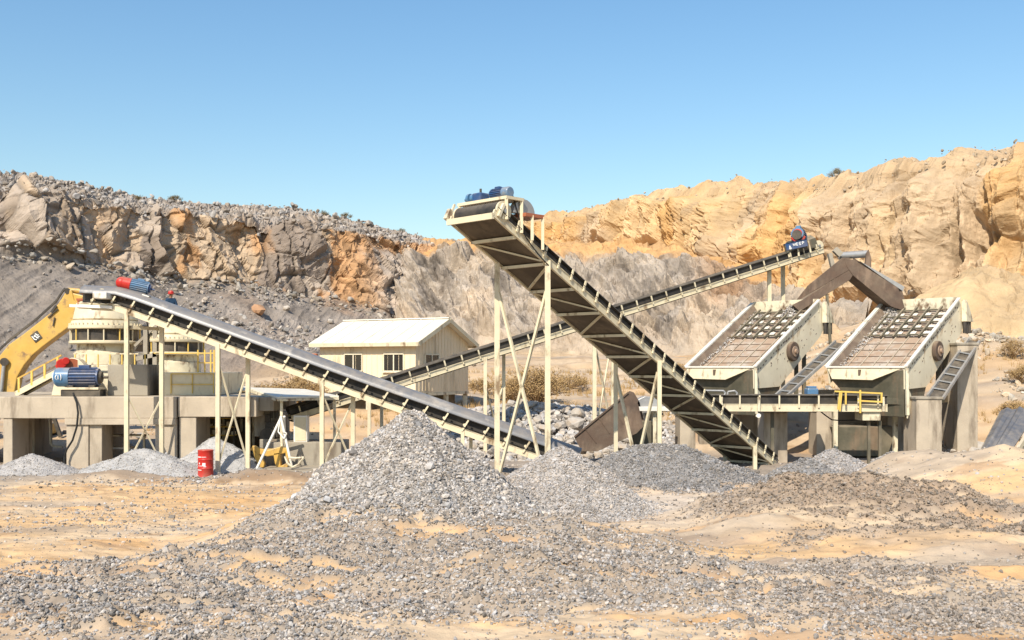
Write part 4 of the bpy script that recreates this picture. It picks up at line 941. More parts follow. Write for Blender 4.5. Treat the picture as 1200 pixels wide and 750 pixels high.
# machine parked behind the first bay
t = thing('wheel_loader', 'yellow and black loader glimpsed through the left bay under the platform', 'loader', (XX(46, 57), 57, .3))
x0 = XX(46, 57); MB().box(x0-1.2, x0+.55, 56.4, 58, .75, 1.35).build('bonnet', 'yellow', t, bevel=.06)
cb = MB().box(x0-1.0, x0+.4, 56.6, 57.8, 1.352, 2.9).build('cab', 'dark', t, bevel=.05); MB().box(x0-.8, x0+.25, 56.57, 56.60, 1.9, 2.7).build('cab_window', 'steel', cb)
for dx in (-.8, .3):
    for y_ in (56.1, 57.9): MB().cyl((x0+dx, y_, .45), (x0+dx, y_+.35, .45), .5, n=22).build('wheel', 'rubber', t, smooth=True)
MB().bar((x0+.5, 57, 2.6), (x0+1.2, 57, .6), .18).build('lift_arm', 'dark', t)
t = thing('bent_pipe', 'white bent pipe seen through the left bay under the platform', 'pipe', (XX(60, 52), 51.5, .2))
MB().tube([P(58, 480, 51.5), P(59.5, 520, 51.5), P(62, 523, 51.5), P(73, 524, 51.5)], .06, 8).build('pipe', 'white', t, smooth=True)

# ------------------------------------------------------------ conveyor 1 (left, with a smooth grey belt)
def Y1(px): return 43.55-(px-86)/604*2.1
path = [P(92, 361.5, Y1(92)), P(132, 363.5, Y1(132)), P(150, 369, Y1(150)), P(415, 465, Y1(415)), P(672, 555, Y1(672))]
A1, B1 = path[2], path[4]
d0 = B1-A1; wd1 = V3(-d0.y, d0.x, 0).normalized()
wd1 = wd1 if wd1.y > 0 else -wd1
r1, d1, n1, wd1, H1, at1, tot1 = conveyor('long belt conveyor with a smooth grey belt running down from the crushers to the right', A1, B1, wd1, 1.15, .26, .42, 25, belt='hood', path=path, bm='belt', br_lean=.12, hood_r=.36)
# head frame
m = MB(); h0 = path[0]
for w_ in (-.02, 1.17): m.bar(h0+wd1*w_+V3(-.35, 0, .12), path[1]+wd1*w_+V3(0, 0, .12), .12, .12)
m.build('head_frame', 'white', r1)
drum_pulley(r1, h0+V3(1.0, 0, .62), wd1, 1.15, .22)
m = MB(); q = P(122, 347, Y1(120)); m.frame(q, V3(.30, 0, -.01), V3(0, .5, 0), V3(.0, 0, .14)); m.build('head_cover', 'white', r1, bevel=.04)
m = MB()
for k in range(5): m.bar(P(92+k*8, 361, 44.3), P(92+k*8, 350, 44.3), .07)
m.bar(P(90, 351, 44.3), P(126, 352, 44.3), .12, .10); m.build('guard_mesh', 'orange', r1)
def trestle(root, A, B, W, wd, pxn, pxf, brace=True, s=.15, zoff=0, m_='cream', half=None):
    """one leg under each side beam and crossed braces between them"""
    wd = Vector(wd); A = Vector(A); B = Vector(B)
    pn = on_line(A, B, part_at(pxn, A, B)); Af = A+wd*W; Bf = B+wd*W; pf = on_line(Af, Bf, part_at(pxf, Af, Bf))
    q = MB(); bn = vleg(q, pn+V3(0, 0, .12)+wd*.04, s); q.build('support_leg', m_, root)
    q = MB(); bf = vleg(q, pf+V3(0, 0, .12)-wd*.04, s); q.build('support_leg', m_, root)
    if brace:
        def mid(p, f): return p.lerp(V3(p.x, p.y, max(bn.z, bf.z)+.25), f)
        lo, hi = brace
        for a_, b_ in ((mid(pn, lo), mid(pf, hi)), (mid(pf, lo), mid(pn, hi))):
            MB().bar(a_, b_, .08, .06).build('cross_brace', m_, root)
    return pn, pf, bn, bf
trestle(r1, A1, B1, 1.0, wd1, 148, 190, (.5, .97), .17)
q = MB(); pa = P(150, 378, 43.5); q.bar(P(148, 383, 43.4)+V3(0, .05, 0), P(192, 386, 44.5), .14); q.build('leg_tie', 'cream', r1)
trestle(r1, A1, B1, 1.0, wd1, 255, 291, (.1, .95), .17)
trestle(r1, A1, B1, 1.0, wd1, 377, 414, (.1, .95), .17)
trestle(r1, A1, B1, 1.0, wd1, 542, 552, None, .14)
# drive on the head: red ended blue motor over a bracket
hd = P(160, 334, 44.0)
t, f = motor(None, 'drive_motor', 'blue drive motor with a bright red end on the head of the left conveyor', (hd.x+.05, 44.0, hd.z-.05), (1, .1, -.22), .27, 1.1, 'blue', 'red', endm='dblue', dome=True)
t2 = thing('motor_bracket', 'dark bracket with rollers carrying the red and blue motor on the left conveyor', 'bracket', tuple(P(158, 347, 44)))
MB().bar(P(140, 342, 44), P(172, 350, 44), .7, .10).build('bed_plate', 'rust', t2)
for px, py in ((143, 346.5), (168, 352)): MB().cyl(P(px, py, 43.6), P(px, py, 44.4), .13, n=14).build('roller', 'steel', t2, smooth=True)
for a_, b_, w_ in (((138, 339), (143, 351), .10), ((174, 349), (178, 354), .22), ((163, 346), (160, 354), .08), ((150, 344), (146, 352), .07)): MB().bar(P(*a_, 43.6), P(*b_, 43.6), w_).build('bracket_strut', 'dark', t2)
MB().frame(P(170, 349.5, 43.55), V3(.16, 0, -.05), V3(0, .03, 0), V3(.04, 0, .13)).build('cover_plate', 'white', t2, bevel=.02)

# ------------------------------------------------------------ person
def skinmesh(name, pts, edges, radii, m_, parent, sub=2):
    me = bpy.data.meshes.new(name); L = rootloc(parent); me.from_pydata([tuple(Vector(p)-L) for p in pts], edges, []); me.update()
    me.materials.append(M[m_]); o = bpy.data.objects.new(name, me); col.objects.link(o); o.parent = parent
    sk = o.modifiers.new('skin', 'SKIN'); 
    if not me.skin_vertices: me.skin_vertices.new()
    for i, r_ in enumerate(radii):
        v = me.skin_vertices[0].data[i]; v.radius = (r_ if isinstance(r_, tuple) else (r_, r_)); v.use_root = (i == 0)
    sk.use_smooth_shade = True
    ss = o.modifiers.new('sub', 'SUBSURF'); ss.levels = sub; ss.render_levels = sub
    return o
def person(x, y, z, label, face=0):
    t = thing('person', label, 'person', (x, y, z))
    def q(a, b, c): 
        ca, sa = math.cos(face), math.sin(face); return (x+a*ca-b*sa, y+a*sa+b*ca, z+c)
    # pelvis root, spine, neck, head, arms, legs (facing -y, leaning forward a little)
    pts = [q(0, 0, .93), q(0, -.02, 1.15), q(0, -.05, 1.38), q(0, -.06, 1.47), q(0, -.08, 1.54), q(0, -.10, 1.64), q(0, -.09, 1.72),
           q(.18, -.05, 1.40), q(.25, -.10, 1.12), q(.20, -.30, .98), q(.18, -.37, .96),
           q(-.18, -.05, 1.40), q(-.26, -.08, 1.12), q(-.20, -.28, .96), q(-.18, -.35, .94),
           q(.10, 0, .86), q(.12, -.03, .48), q(.12, .02, .09), q(.12, -.14, .05), q(-.10, 0, .86), q(-.12, .02, .48), q(-.13, .08, .09), q(-.13, -.08, .05)]
    ed = [(0, 1), (1, 2), (2, 3), (3, 4), (4, 5), (5, 6), (2, 7), (7, 8), (8, 9), (9, 10), (2, 11), (11, 12), (12, 13), (13, 14), (0, 15), (15, 16), (16, 17), (17, 18), (0, 19), (19, 20), (20, 21), (21, 22)]
    rd = [(.15, .11), (.14, .10), (.16, .10), .06, .07, .095, .07, .065, .045, .035, .04, .065, .045, .035, .04, .085, .06, .04, .04, .085, .06, .04, .04]
    skinmesh('body', pts, ed, rd, 'skin', t)
    sel = [0, 1, 2, 3, 7, 8, 9, 11, 12, 13]; mp = {o_: i for i, o_ in enumerate(sel)}
    skinmesh('jacket', [pts[i] for i in sel], [(mp[a], mp[b]) for a, b in ed if a in mp and b in mp], [(.19, .14), (.18, .13), (.20, .135), .075, .09, .068, .055, .09, .068, .055], 'navy', t)
    sel = [0, 15, 16, 17, 19, 20, 21]; mp = {o_: i for i, o_ in enumerate(sel)}
    skinmesh('trousers', [pts[i] for i in sel], [(mp[a], mp[b]) for a, b in ed if a in mp and b in mp], [(.175, .13), .105, .08, .062, .105, .08, .062], 'dark', t)
    hx = Vector(q(0, -.09, 1.66))
    MB().lathe(hx, [(.165, 0), (.168, .012), (.135, .02), (.135, .07), (.12, .13), (.08, .17), (.02, .185)], 24).build('hard_hat', 'red', t, smooth=True)
    m = MB()
    for s_ in (-1, 1): m.box(*[v for v in (q(.12*s_, -.06, 0)[0]-.055, q(.12*s_, -.06, 0)[0]+.055, y-.2, y+.1)], z+0, z+.1)
    m.build('boots', 'dark', t, bevel=.03)
    m = MB()
    for s_ in (-.035, .035):
        e = Vector(q(s_, -.185, 1.63)); m.cyl(e, e+Vector((0, -.008, 0)), .012, n=8)
    m.build('eyes', 'dark', t)
    return t
wp = P(200, 343, 48.6)
person(wp.x, 48.6, wp.z-1.74, 'worker in a red hard hat and navy jacket standing behind the left conveyor', .5)

# ------------------------------------------------------------ red drum
t = thing('oil_drum', 'bright red steel drum with faded white marks standing before the second platform', 'drum', (XX(241, 42.1), 42.1, G1(XX(241, 42.1), 42.1)))
dx = XX(241, 42.1); dz = G1(dx, 42.1)-.06; rr = .31
prof = [(rr, 0), (rr+.012, .02), (rr, .04), (rr, .36), (rr+.015, .39), (rr, .42), (rr, .72), (rr+.015, .75), (rr, .78), (rr, 1.10), (rr+.012, 1.12), (rr, 1.14), (rr-.03, 1.13)]
MB().lathe((dx, 42.1, dz), prof, 36).build('drum_body', 'red', t, smooth=True)
m = MB()
def arcbar(z_, a0, a1, h_):
    k = max(2, int((a1-a0)/6))
    for i in range(k):
        b0, b1 = R(a0+(a1-a0)*i/k), R(a0+(a1-a0)*(i+1)/k)
        m.bar((dx+math.cos(b0)*(rr+.004), 42.1+math.sin(b0)*(rr+.004), dz+z_), (dx+math.cos(b1)*(rr+.004), 42.1+math.sin(b1)*(rr+.004), dz+z_), .006, h_)
arcbar(.86, 215, 250, .035); arcbar(.86, 254, 290, .02); arcbar(.56, 262, 285, .12); arcbar(.60, 232, 240, .06); arcbar(.50, 225, 265, .018); arcbar(.33, 215, 255, .025); arcbar(.47, 270, 290, .03)
m.build('drum_marks', 'mark', t)

# ------------------------------------------------------------ lean-to shed with gear under it
t = thing('lean_to_shed', 'open lean-to with a pale sheet roof on thin posts beside the second platform', 'shed', (XX(335, 47), 47, 0))
c_ = [P(325, 467.2, 44.8), P(397, 465.5, 45.6), P(357, 457.5, 50.5), P(290, 455.5, 50.0)]
MB().prism(c_, (0, 0, .07)).build('roof_sheet', 'roof', t)
for a_, b_ in ((0, 1), (0, 3)): MB().bar(c_[a_]-V3(0, 0, .06), c_[b_]-V3(0, 0, .06), .1, .1).build('roof_beam', 'creamw', t)
MB().prism([P(238, 457, 52), P(292, 458, 51), P(288, 454, 54), P(244, 452.5, 55)], (0, 0, .06)).build('roof_sheet', 'white', t)
for px, Yp in ((330, 45.1), (392, 45.8), (352, 50), (297, 49.6), (262, 52.5), (283, 52.5)):
    q = MB(); vleg(q, P(px, 464, Yp), .11); q.build('post', 'creamw', t)
t = thing('pump_engine', 'black pump engine standing under the lean-to roof', 'engine', (XX(320, 46.6), 46.6, .6))
m = MB().box(XX(313, 46.6), XX(328, 46.6), 46.2, 47.1, 1.3, 2.0); m.build('engine_block', 'dark', t, bevel=.04)
m = MB().cyl(P(318, 490, 46.4), P(318, 478, 46.4), .07, n=8).cyl(P(324, 490, 46.4), P(324, 480, 46.4), .09, n=8).box(XX(311, 46.4), XX(317, 46.4), 46.3, 46.8, 2.0, 2.35); m.build('exhaust_stack', 'dark', t)
MB().cyl((XX(313, 46.1), 46.1, 1.4), (XX(313, 46.1), 46.2, 1.4), .35, n=20).build('flywheel', 'dark', t)
MB().box(XX(308, 46.6), XX(331, 46.6), 46.0, 47.3, -.2, 1.25).build('engine_base', 'concg', t, bevel=.02)
t = thing('control_cabinet', 'white upright cabinet under the end of the lean-to roof', 'cabinet', (XX(352, 45.6), 45.6, 1.1))
b_ = MB().box(XX(344, 45.6), XX(360, 45.6), 45.6, 46.1, CAMH-(518-430)/1200*45.6, CAMH-(487-430)/1200*45.6); b_.build('cabinet_body', 'white', t, bevel=.015)
MB().box(XX(345.5, 45.57), XX(358.5, 45.57), 45.575, 45.597, CAMH-(516.5-430)/1200*45.6, CAMH-(489-430)/1200*45.6).build('door', 'cream', t, bevel=.006)
t = thing('low_wall', 'low grey concrete wall under the white cabinet', 'wall', (XX(350, 45.3), 45.3, 0))
MB().box(XX(312, 45.3), XX(400, 45.3), 45.3, 47.5, -.3, CAMH-(518.5-430)/1200*45.3).build('wall', 'concg', t, bevel=.03)
t = thing('ground_slab', 'blue-grey concrete slab in front of the low wall', 'slab', (XX(340, 43.6), 43.6, 0))
MB().prism([V3(XX(296, 42.4), 42.4, -.3), V3(XX(372, 42.4), 42.4, -.3), V3(XX(398, 45.2), 45.2, -.3), V3(XX(318, 45.2), 45.2, -.3)], (0, 0, .46)).build('slab', 'concg', t, bevel=.02)
t = thing('loader_arm', 'spare yellow loader arm frame lying behind the conveyor legs', 'machine part', (XX(312, 44.4), 44.4, .2))
YB = 44.4
for pl_ in ([(296, 522), (312, 528), (330, 523), (336, 526), (334, 531), (326, 533), (313, 535), (300, 531), (293, 527)], [(296, 526), (302, 530), (310, 543), (309, 548), (304, 548), (298, 536)], [(320, 531), (328, 530), (329, 546), (335, 543), (334, 524), (338, 527), (339, 543), (335, 550), (325, 550), (322, 543)]):
    MB().prism([P(a_, b_, YB) for a_, b_ in pl_], (0, .25, 0)).build('arm_plate', 'yellow', t, bevel=.03)
MB().bar(P(300, 527, YB+.3), P(330, 527, YB+.3), .5, .08).build('cross_plate', 'yellow', t)
t = thing('pipe_tripod', 'pale pipe tripod with a sagging hose right of the yellow arm frame', 'tripod', tuple(P(330, 548, 43.8)))
for a_, b_ in (((330, 488), (301, 549)), ((329, 488), (342, 547)), ((333, 488), (334, 525))): MB().cyl(P(*a_, 44.0), P(*b_, 43.5 if a_[0] != 333 else 45.2), .055, n=8).build('tripod_leg', 'white', t, smooth=True)
MB().tube([P(328, 494, 43.9), P(326, 506, 43.8), P(333, 514, 43.7), P(336, 508, 43.7), P(331, 505, 43.7)], .03, 6).build('hose', 'white', t)
MB().tube([P(334, 535, 43.3), P(337, 543, 43.2), P(343, 547.5, 43.2), P(350, 544, 43.2), P(356, 536, 43.2), P(346, 537, 43.2), P(338, 536, 43.2)], .05, 6).build('hose', 'creamw', t)

# ------------------------------------------------------------ house
uu = V3(-.894, .447, 0); vv = V3(.447, .894, 0); C0 = P(487, 461, 58.0); C0.z = 3.0; LW, GW, WH = 6.7, 6.15, 2.95
t = thing('site_office', 'cream clad single storey cabin with a pale gabled roof above the slope', 'building', (C0.x, C0.y, 1.8))
def HP(a, b, z): return C0+uu*a+vv*b+V3(0, 0, z)
m = MB(); m.prism([HP(0, 0, 0), HP(0, GW, 0), HP(0, GW, WH), HP(0, GW/2, WH+1.28), HP(0, 0, WH)], uu*LW)
for k in range(1, 18):                                  # cladding battens
    m.frame(HP(k*LW/18, -.012, WH/2), uu*.012, vv*.012, V3(0, 0, WH/2-.02))
for k in range(1, 17):
    hh = WH+1.28*(1-abs(k*GW/17-GW/2)/(GW/2)); m.frame(HP(-.012, k*GW/17, hh/2), uu*.012, vv*.012, V3(0, 0, hh/2-.12))
wl = m.build('wall', 'wall', t)
rz = WH+1.28; ov = .45
for s_ in (0, 1):
    b0 = (-ov, GW/2) if s_ == 0 else (GW+ov, GW/2); ez = WH-1.28*ov/(GW/2)
    a_ = [HP(-ov, b0[0], ez+.02), HP(LW+ov, b0[0], ez+.02), HP(LW+ov, b0[1], rz+.02), HP(-ov, b0[1], rz+.02)]
    m = MB().prism(a_, V3(0, 0, .12)); nn_ = (a_[1]-a_[0]).cross(a_[3]-a_[0]).normalized(); nn_ = nn_ if nn_.z > 0 else -nn_
    for k in range(1, 8):
        f0 = k/8; m.bar(a_[0].lerp(a_[1], f0)+V3(0, 0, .13), a_[3].lerp(a_[2], f0)+V3(0, 0, .13), .05, .05)
    rf = m.build('roof', 'roof', t)
    m = MB(); m.bar(a_[0]+V3(0, 0, .0), a_[1]+V3(0, 0, .0), .06, .22); m.build('fascia', 'cream', rf)
    m = MB(); m.bar(a_[0]+V3(0, 0, .0)-uu*.035, a_[3]+V3(0, 0, .0)-uu*.035, .06, .24); m.build('fascia', 'cream', rf)
MB().bar(HP(-ov-.02, GW/2, rz+.17), HP(LW+ov, GW/2, rz+.17), .3, .06).build('ridge_cap', 'roof', t)
def window(base, e, zz_, w_, h_, panes=2):
    nrm_ = -vv if e is uu else -uu; c_ = base
    f = MB()
    for q0, q1 in (((-1, -1), (1, -1)), ((-1, 1), (1, 1)), ((-1, -1), (-1, 1)), ((1, -1), (1, 1))):
        f.bar(c_+e*q0[0]*w_/2+V3(0, 0, q0[1]*h_/2)+nrm_*.04, c_+e*q1[0]*w_/2+V3(0, 0, q1[1]*h_/2)+nrm_*.04, .06, .07, up=nrm_)
    if panes == 2: f.bar(c_+V3(0, 0, -h_/2)+nrm_*.035, c_+V3(0, 0, h_/2)+nrm_*.035, .07, .05, up=nrm_)
    f.bar(c_+e*(-w_/2-.06)+V3(0, 0, -h_/2-.06)+nrm_*.07, c_+e*(w_/2+.06)+V3(0, 0, -h_/2-.06)+nrm_*.07, .05, .14, up=nrm_)
    wf = f.build('window', 'creamp', t); g_ = MB().frame(c_+nrm_*.012, e*w_/2, nrm_*.012, V3(0, 0, h_/2)); g_.build('pane', 'glass', wf)
window(HP(1.45, 0, 1.75), uu, 0, 1.35, .98); window(HP(4.25, 0, 1.75), uu, 0, 1.25, .98)
window(HP(0, 1.75, 1.72), vv, 0, 1.55, 1.0); window(HP(0, 4.55, 1.95), vv, 0, .5, .42, 1)
m = MB()
for a_ in (.15, 3.3, LW-.15):
    for b_ in (.15, GW/2+.6, GW-.15):
        q = HP(a_, b_, -.02); MB().box(q.x-.14, q.x+.14, q.y-.14, q.y+.14, G1(q.x, q.y)-.4, 3.0-.004).build('stilt', 'creamw', t)
MB().prism([HP(-.03, -.03, -.16), HP(LW+.03, -.03, -.16), HP(LW+.03, GW+.03, -.16), HP(-.03, GW+.03, -.16)], (0, 0, .155)).build('floor_frame', 'creamw', t)
MB().prism([HP(.5, .8, -2.0), HP(LW-.5, .8, -2.0), HP(LW-.5, GW-.8, -2.0), HP(.5, GW-.8, -2.0)], (0, 0, 1.82)).build('underfloor_shade', 'olive', t)  # dark block standing in for the shade of the void under the floor
q = HP(LW+.1, -.1, 2.2); MB().box(q.x-.35, q.x, q.y-.2, q.y+.2, q.z-.6, q.z+.1).build('wall_unit', 'orange', t, bevel=.03)

# ------------------------------------------------------------ conveyor 3 (long, rises behind everything to the chute)
A3 = P(343, 493.5, 46.9); B3 = P(966, 296, 57.6); d0 = B3-A3; wd3 = V3(-d0.y, d0.x, 0).normalized()
r3, d3, n3, wd3, H3, at3, tot3 = conveyor('longest belt conveyor rising from the lean-to behind the others up to the screen chute', A3, B3, wd3, 1.25, .26, .36, 34, bm='rubber')
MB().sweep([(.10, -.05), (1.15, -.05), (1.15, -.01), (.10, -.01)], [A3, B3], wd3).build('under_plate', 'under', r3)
trestle(r3, A3, B3, 1.2, wd3, 569, 590, (.3, .98), .17); trestle(r3, A3, B3, 1.2, wd3, 697, 718, (.15, .95), .2)
trestle(r3, A3+wd3*.55, B3+wd3*.55, .65, wd3, 902, 917, None, .2); trestle(r3, A3, B3, 1.2, wd3, 433, 447, None, .15)
drum_pulley(r3, B3-d3*.25+n3*(.26+.20), wd3, 1.25, .30)
m = MB(); q = B3-d3*1.2+n3*.55; m.sweep([(-.06, .45), (.0, .95), (.35, 1.15), (.9, 1.15), (1.25, .95), (1.31, .45)], [B3-d3*1.6, B3-d3*.35], wd3); m.build('head_cover', 'olive', r3)
t, f = motor(None, 'drive_motor', 'blue drive motor with red collar above white lettering on the longest conveyor', tuple(P(936, 275.5, 57.2)), (-.45, -.9, .12), .38, .9, 'blue', 'blue', endm='red')
q = P(935, 275.5, 56.75); MB().cyl(q+V3(-.1, -.16, .0), q+V3(-.115, -.20, .0), .27, n=24).build('fan_grille', 'dark', t)
m = MB(); 
for k in range(9):
    a = R(200+k*17); a2 = R(217+k*17); qq = P(935, 275.8, 56.7); m.bar(qq+V3(math.cos(a)*.37, 0, math.sin(a)*.34), qq+V3(math.cos(a2)*.37, 0, math.sin(a2)*.34), .10, .10, up=(0, 1, 0))
m.build('red_collar', 'red', t)
t = thing('motor_bracket', 'navy bracket with white lettering below the blue motor of the longest conveyor', 'bracket', tuple(P(934, 292, 57)))
ex = (P(946, 281.5, 56.6)-P(921, 287, 56.6)).normalized(); ez = V3(-ex.z, 0, ex.x); qc = P(933.5, 287, 56.6)
pn_ = MB().frame(qc, ex*.60, V3(0, .05, 0), ez*.20).build('lettered_panel', 'dblue', t, bevel=.02)
MB().frame(qc+V3(0, .3, .19), ex*.6, V3(0, .35, 0), ez*.03).build('bed_plate', 'navy', t)
m = MB()
def stq(a_, b_, c_, d_): m.bar(qc+ex*a_+ez*b_-V3(0, .058, 0), qc+ex*c_+ez*d_-V3(0, .058, 0), .035, .012, up=(0, 1, 0))
# illegible white letters: W E E P like strokes
for i, L_ in enumerate(([(0, 1, .2, 0), (.2, 0, .4, .7), (.4, .7, .6, 0), (.6, 0, .8, 1)], [(0, 0, 0, 1), (0, 1, .6, 1), (0, .5, .5, .5), (0, 0, .6, 0)], [(0, 0, 0, 1), (0, 1, .6, 1), (0, .5, .5, .5), (0, 0, .6, 0)], [(0, 0, 0, 1), (0, 1, .6, 1), (.6, 1, .6, .5), (.6, .5, 0, .5)])):
    for a_, b_, c_, d_ in L_: stq(-.20+i*.17+a_*.15, -.03+b_*.13, -.20+i*.17+c_*.15, -.03+d_*.13)
stq(-.45, -.15, -.40, .06); stq(-.40, .06, -.33, -.15); stq(-.45, -.15, -.33, -.15); stq(-.42, -.10, -.36, -.10)
m.build('lettering', 'mark', pn_)
for a_, b_ in (((921, 286), (925, 302)), ((947, 282), (950, 296)), ((935, 289), (936, 300))): MB().bar(P(*a_, 56.8), P(*b_, 56.8), .09).build('bracket_strut', 'cream', t)

# ------------------------------------------------------------ conveyor 2 (tall, seen from beneath)
A2 = V3(-.64, 33.6, 9.46); B2 = V3(11.85, 46.15, -.02); W2 = 2.2
d0 = B2-A2; wd2 = V3(-d0.y, d0.x, 0).normalized()
r2, d2, n2, wd2, H2, at2, tot2 = conveyor('tall steep conveyor seen from beneath, its head high above the yard', A2, B2, wd2, W2, .27, .30, 26, bm='rubber', br_lean=-.05, bstart=.62)
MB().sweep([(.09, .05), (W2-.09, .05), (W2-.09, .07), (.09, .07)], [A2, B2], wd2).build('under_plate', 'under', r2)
MB().bar(A2-wd2*.02, A2+wd2*(W2+.02), .10, .20).build('end_beam', 'cream', r2)
NC = 12
for k in range(1, NC+1):
    p_ = A2.lerp(B2, (k-.25)/NC)
    MB().bar(p_-n2*.02+wd2*.05, p_-n2*.02+wd2*(W2-.05), .13, .10).build('cross_member', 'cream', r2)
for k in range(NC-1):
    a_ = A2.lerp(B2, (k+.85)/NC)+wd2*(.08 if k % 2 == 1 else W2-.08); b_ = A2.lerp(B2, (k+1.65)/NC)+wd2*(W2-.08 if k % 2 == 1 else .08)
    MB().bar(a_+n2*.008, b_+n2*.008, .09, .06).build('diagonal_brace', 'cream', r2)
drum_pulley(r2, A2+d2*.36+n2*.43, wd2, W2, .33)
m = MB(); m.frame(A2+wd2*(W2+.1)+n2*.3, d2*.12, wd2*.08, n2*.2); m.bar(A2+wd2*(W2+.05)+n2*.1, A2+wd2*(W2+.05)+n2*.75, .07); m.build('pulley_bearing', 'creamw', r2); m = MB(); m.bar(A2-wd2*.06+n2*.1+d2*.2, A2-wd2*.06+n2*.6+d2*.2, .1); m.build('pulley_bearing', 'creamw', r2)
# motor deck over the head
hx = d2.copy(); hx.z = 0; hx.normalize()
D0 = A2+hx*.95; z1 = 10.13
m = MB(); m.frame(V3(D0.x, D0.y, z1)+wd2*(W2/2), hx*.42, wd2*(W2/2+.12), V3(0, 0, .05)); m.build('motor_deck', 'cream', r2)
for w_ in (-.05, W2+.05):
    for f_ in (-.36, .36):
        q = V3(D0.x, D0.y, z1)+wd2*w_+hx*f_; s_ = ((q-A2).dot(hx))/d2.dot(hx); zl = A2.z+d2.z*s_+.25
        MB().bar(q-V3(0, 0, .05), V3(q.x, q.y, zl), .11).build('deck_post', 'cream', r2)
D1 = A2+hx*1.75; z2 = 9.62
MB().frame(V3(D1.x, D1.y, z2)+wd2*.15, hx*.45, wd2*.42, V3(0, 0, .06)).build('motor_deck', 'orange', r2)
for f_ in (-.1, .42):
    q = V3(D1.x, D1.y, z2)-wd2*.22+hx*f_; s_ = ((q-A2).dot(hx))/d2.dot(hx); MB().bar(q, V3(q.x, q.y, A2.z+d2.z*s_+.2), .10).build('deck_post', 'cream', r2)
# sheave guard: half disc, grey
gp = []; gc = V3(D1.x, D1.y, z2+.06)-wd2*.0-hx*.25
for k in range(13):
    a = math.pi*k/12; gp.append(gc+hx*math.cos(a)*.52+V3(0, 0, 1)*math.sin(a)*.50)
MB().prism(gp, wd2*.22).build('sheave_guard', 'steel', r2)
mc = V3(D0.x, D0.y, z1+.245)+wd2*.62
t, f = motor(None, 'drive_motor', 'blue drive motor on the deck above the head of the tall conveyor', tuple(mc), tuple(wd2), .19, .85, 'dblue', 'blue')
t = thing('gear_reducer', 'blue gear reducer with couplings beside the drive motor above the tall conveyor head', 'gearbox', tuple(mc+wd2*.9-V3(0, 0, .25)))
gq = mc+wd2*.95; m = MB(); m.frame(gq-V3(0, 0, .05), wd2*.22, hx*.22, V3(0, 0, .17)); m.build('gear_housing', 'dblue', t, bevel=.05)
m = MB(); m.cyl(gq+wd2*.25, gq+wd2*.42, .14, n=16); m.cyl(gq+wd2*.50, gq+wd2*.60, .17, n=16); m.cyl(gq+wd2*.2-V3(0, 0, .02), gq+wd2*.78-V3(0, 0, .02), .05, n=10); m.build('coupling', 'blue', t, smooth=True)
MB().bar(gq+wd2*.7-V3(0, 0, .24), gq+wd2*.7+V3(0, 0, .02), .1).build('bearing_stand', 'dark', t); MB().cyl(gq+V3(0, 0, .12), gq+V3(0, 0, .28), .04, n=8).build('breather', 'dark', t)
# legs
def tres2(pxn, pxf, kind):
    pn = on_line(A2, B2, part_at(pxn, A2, B2)); Af, Bf = A2+wd2*W2, B2+wd2*W2; pf = on_line(Af, Bf, part_at(pxf, Af, Bf))
    q = MB(); bn = vleg(q, pn+V3(0, 0, .10)-wd2*.07, .19 if kind == 'x' else .16); q.build('support_leg', 'cream', r2)
    q = MB(); bf = vleg(q, pf+V3(0, 0, .10)+wd2*.02, .19 if kind == 'x' else .16); q.build('support_leg', 'cream', r2)
    if kind == 'x':
        for a_, b_, f0, f1 in ((pn, pf, .12, 1.0), (pf, pn, .10, 1.0)):
            q0 = V3(a_.x, a_.y, a_.z*(1-f0)); q1 = V3(b_.x, b_.y, .35); MB().bar(q0, q1, .09, .09).build('cross_brace', 'cream', r2)
    elif kind == 'v':
        md = (pn+pf)/2; md.z = G1(md.x, md.y)+.5
        for a_ in (pn, pf): MB().bar(V3(a_.x, a_.y, a_.z-.35), md, .10, .10).build('cross_brace', 'cream', r2)
tres2(640, 583, 'x'); tres2(771, 722, 'v'); tres2(883, 850, '')

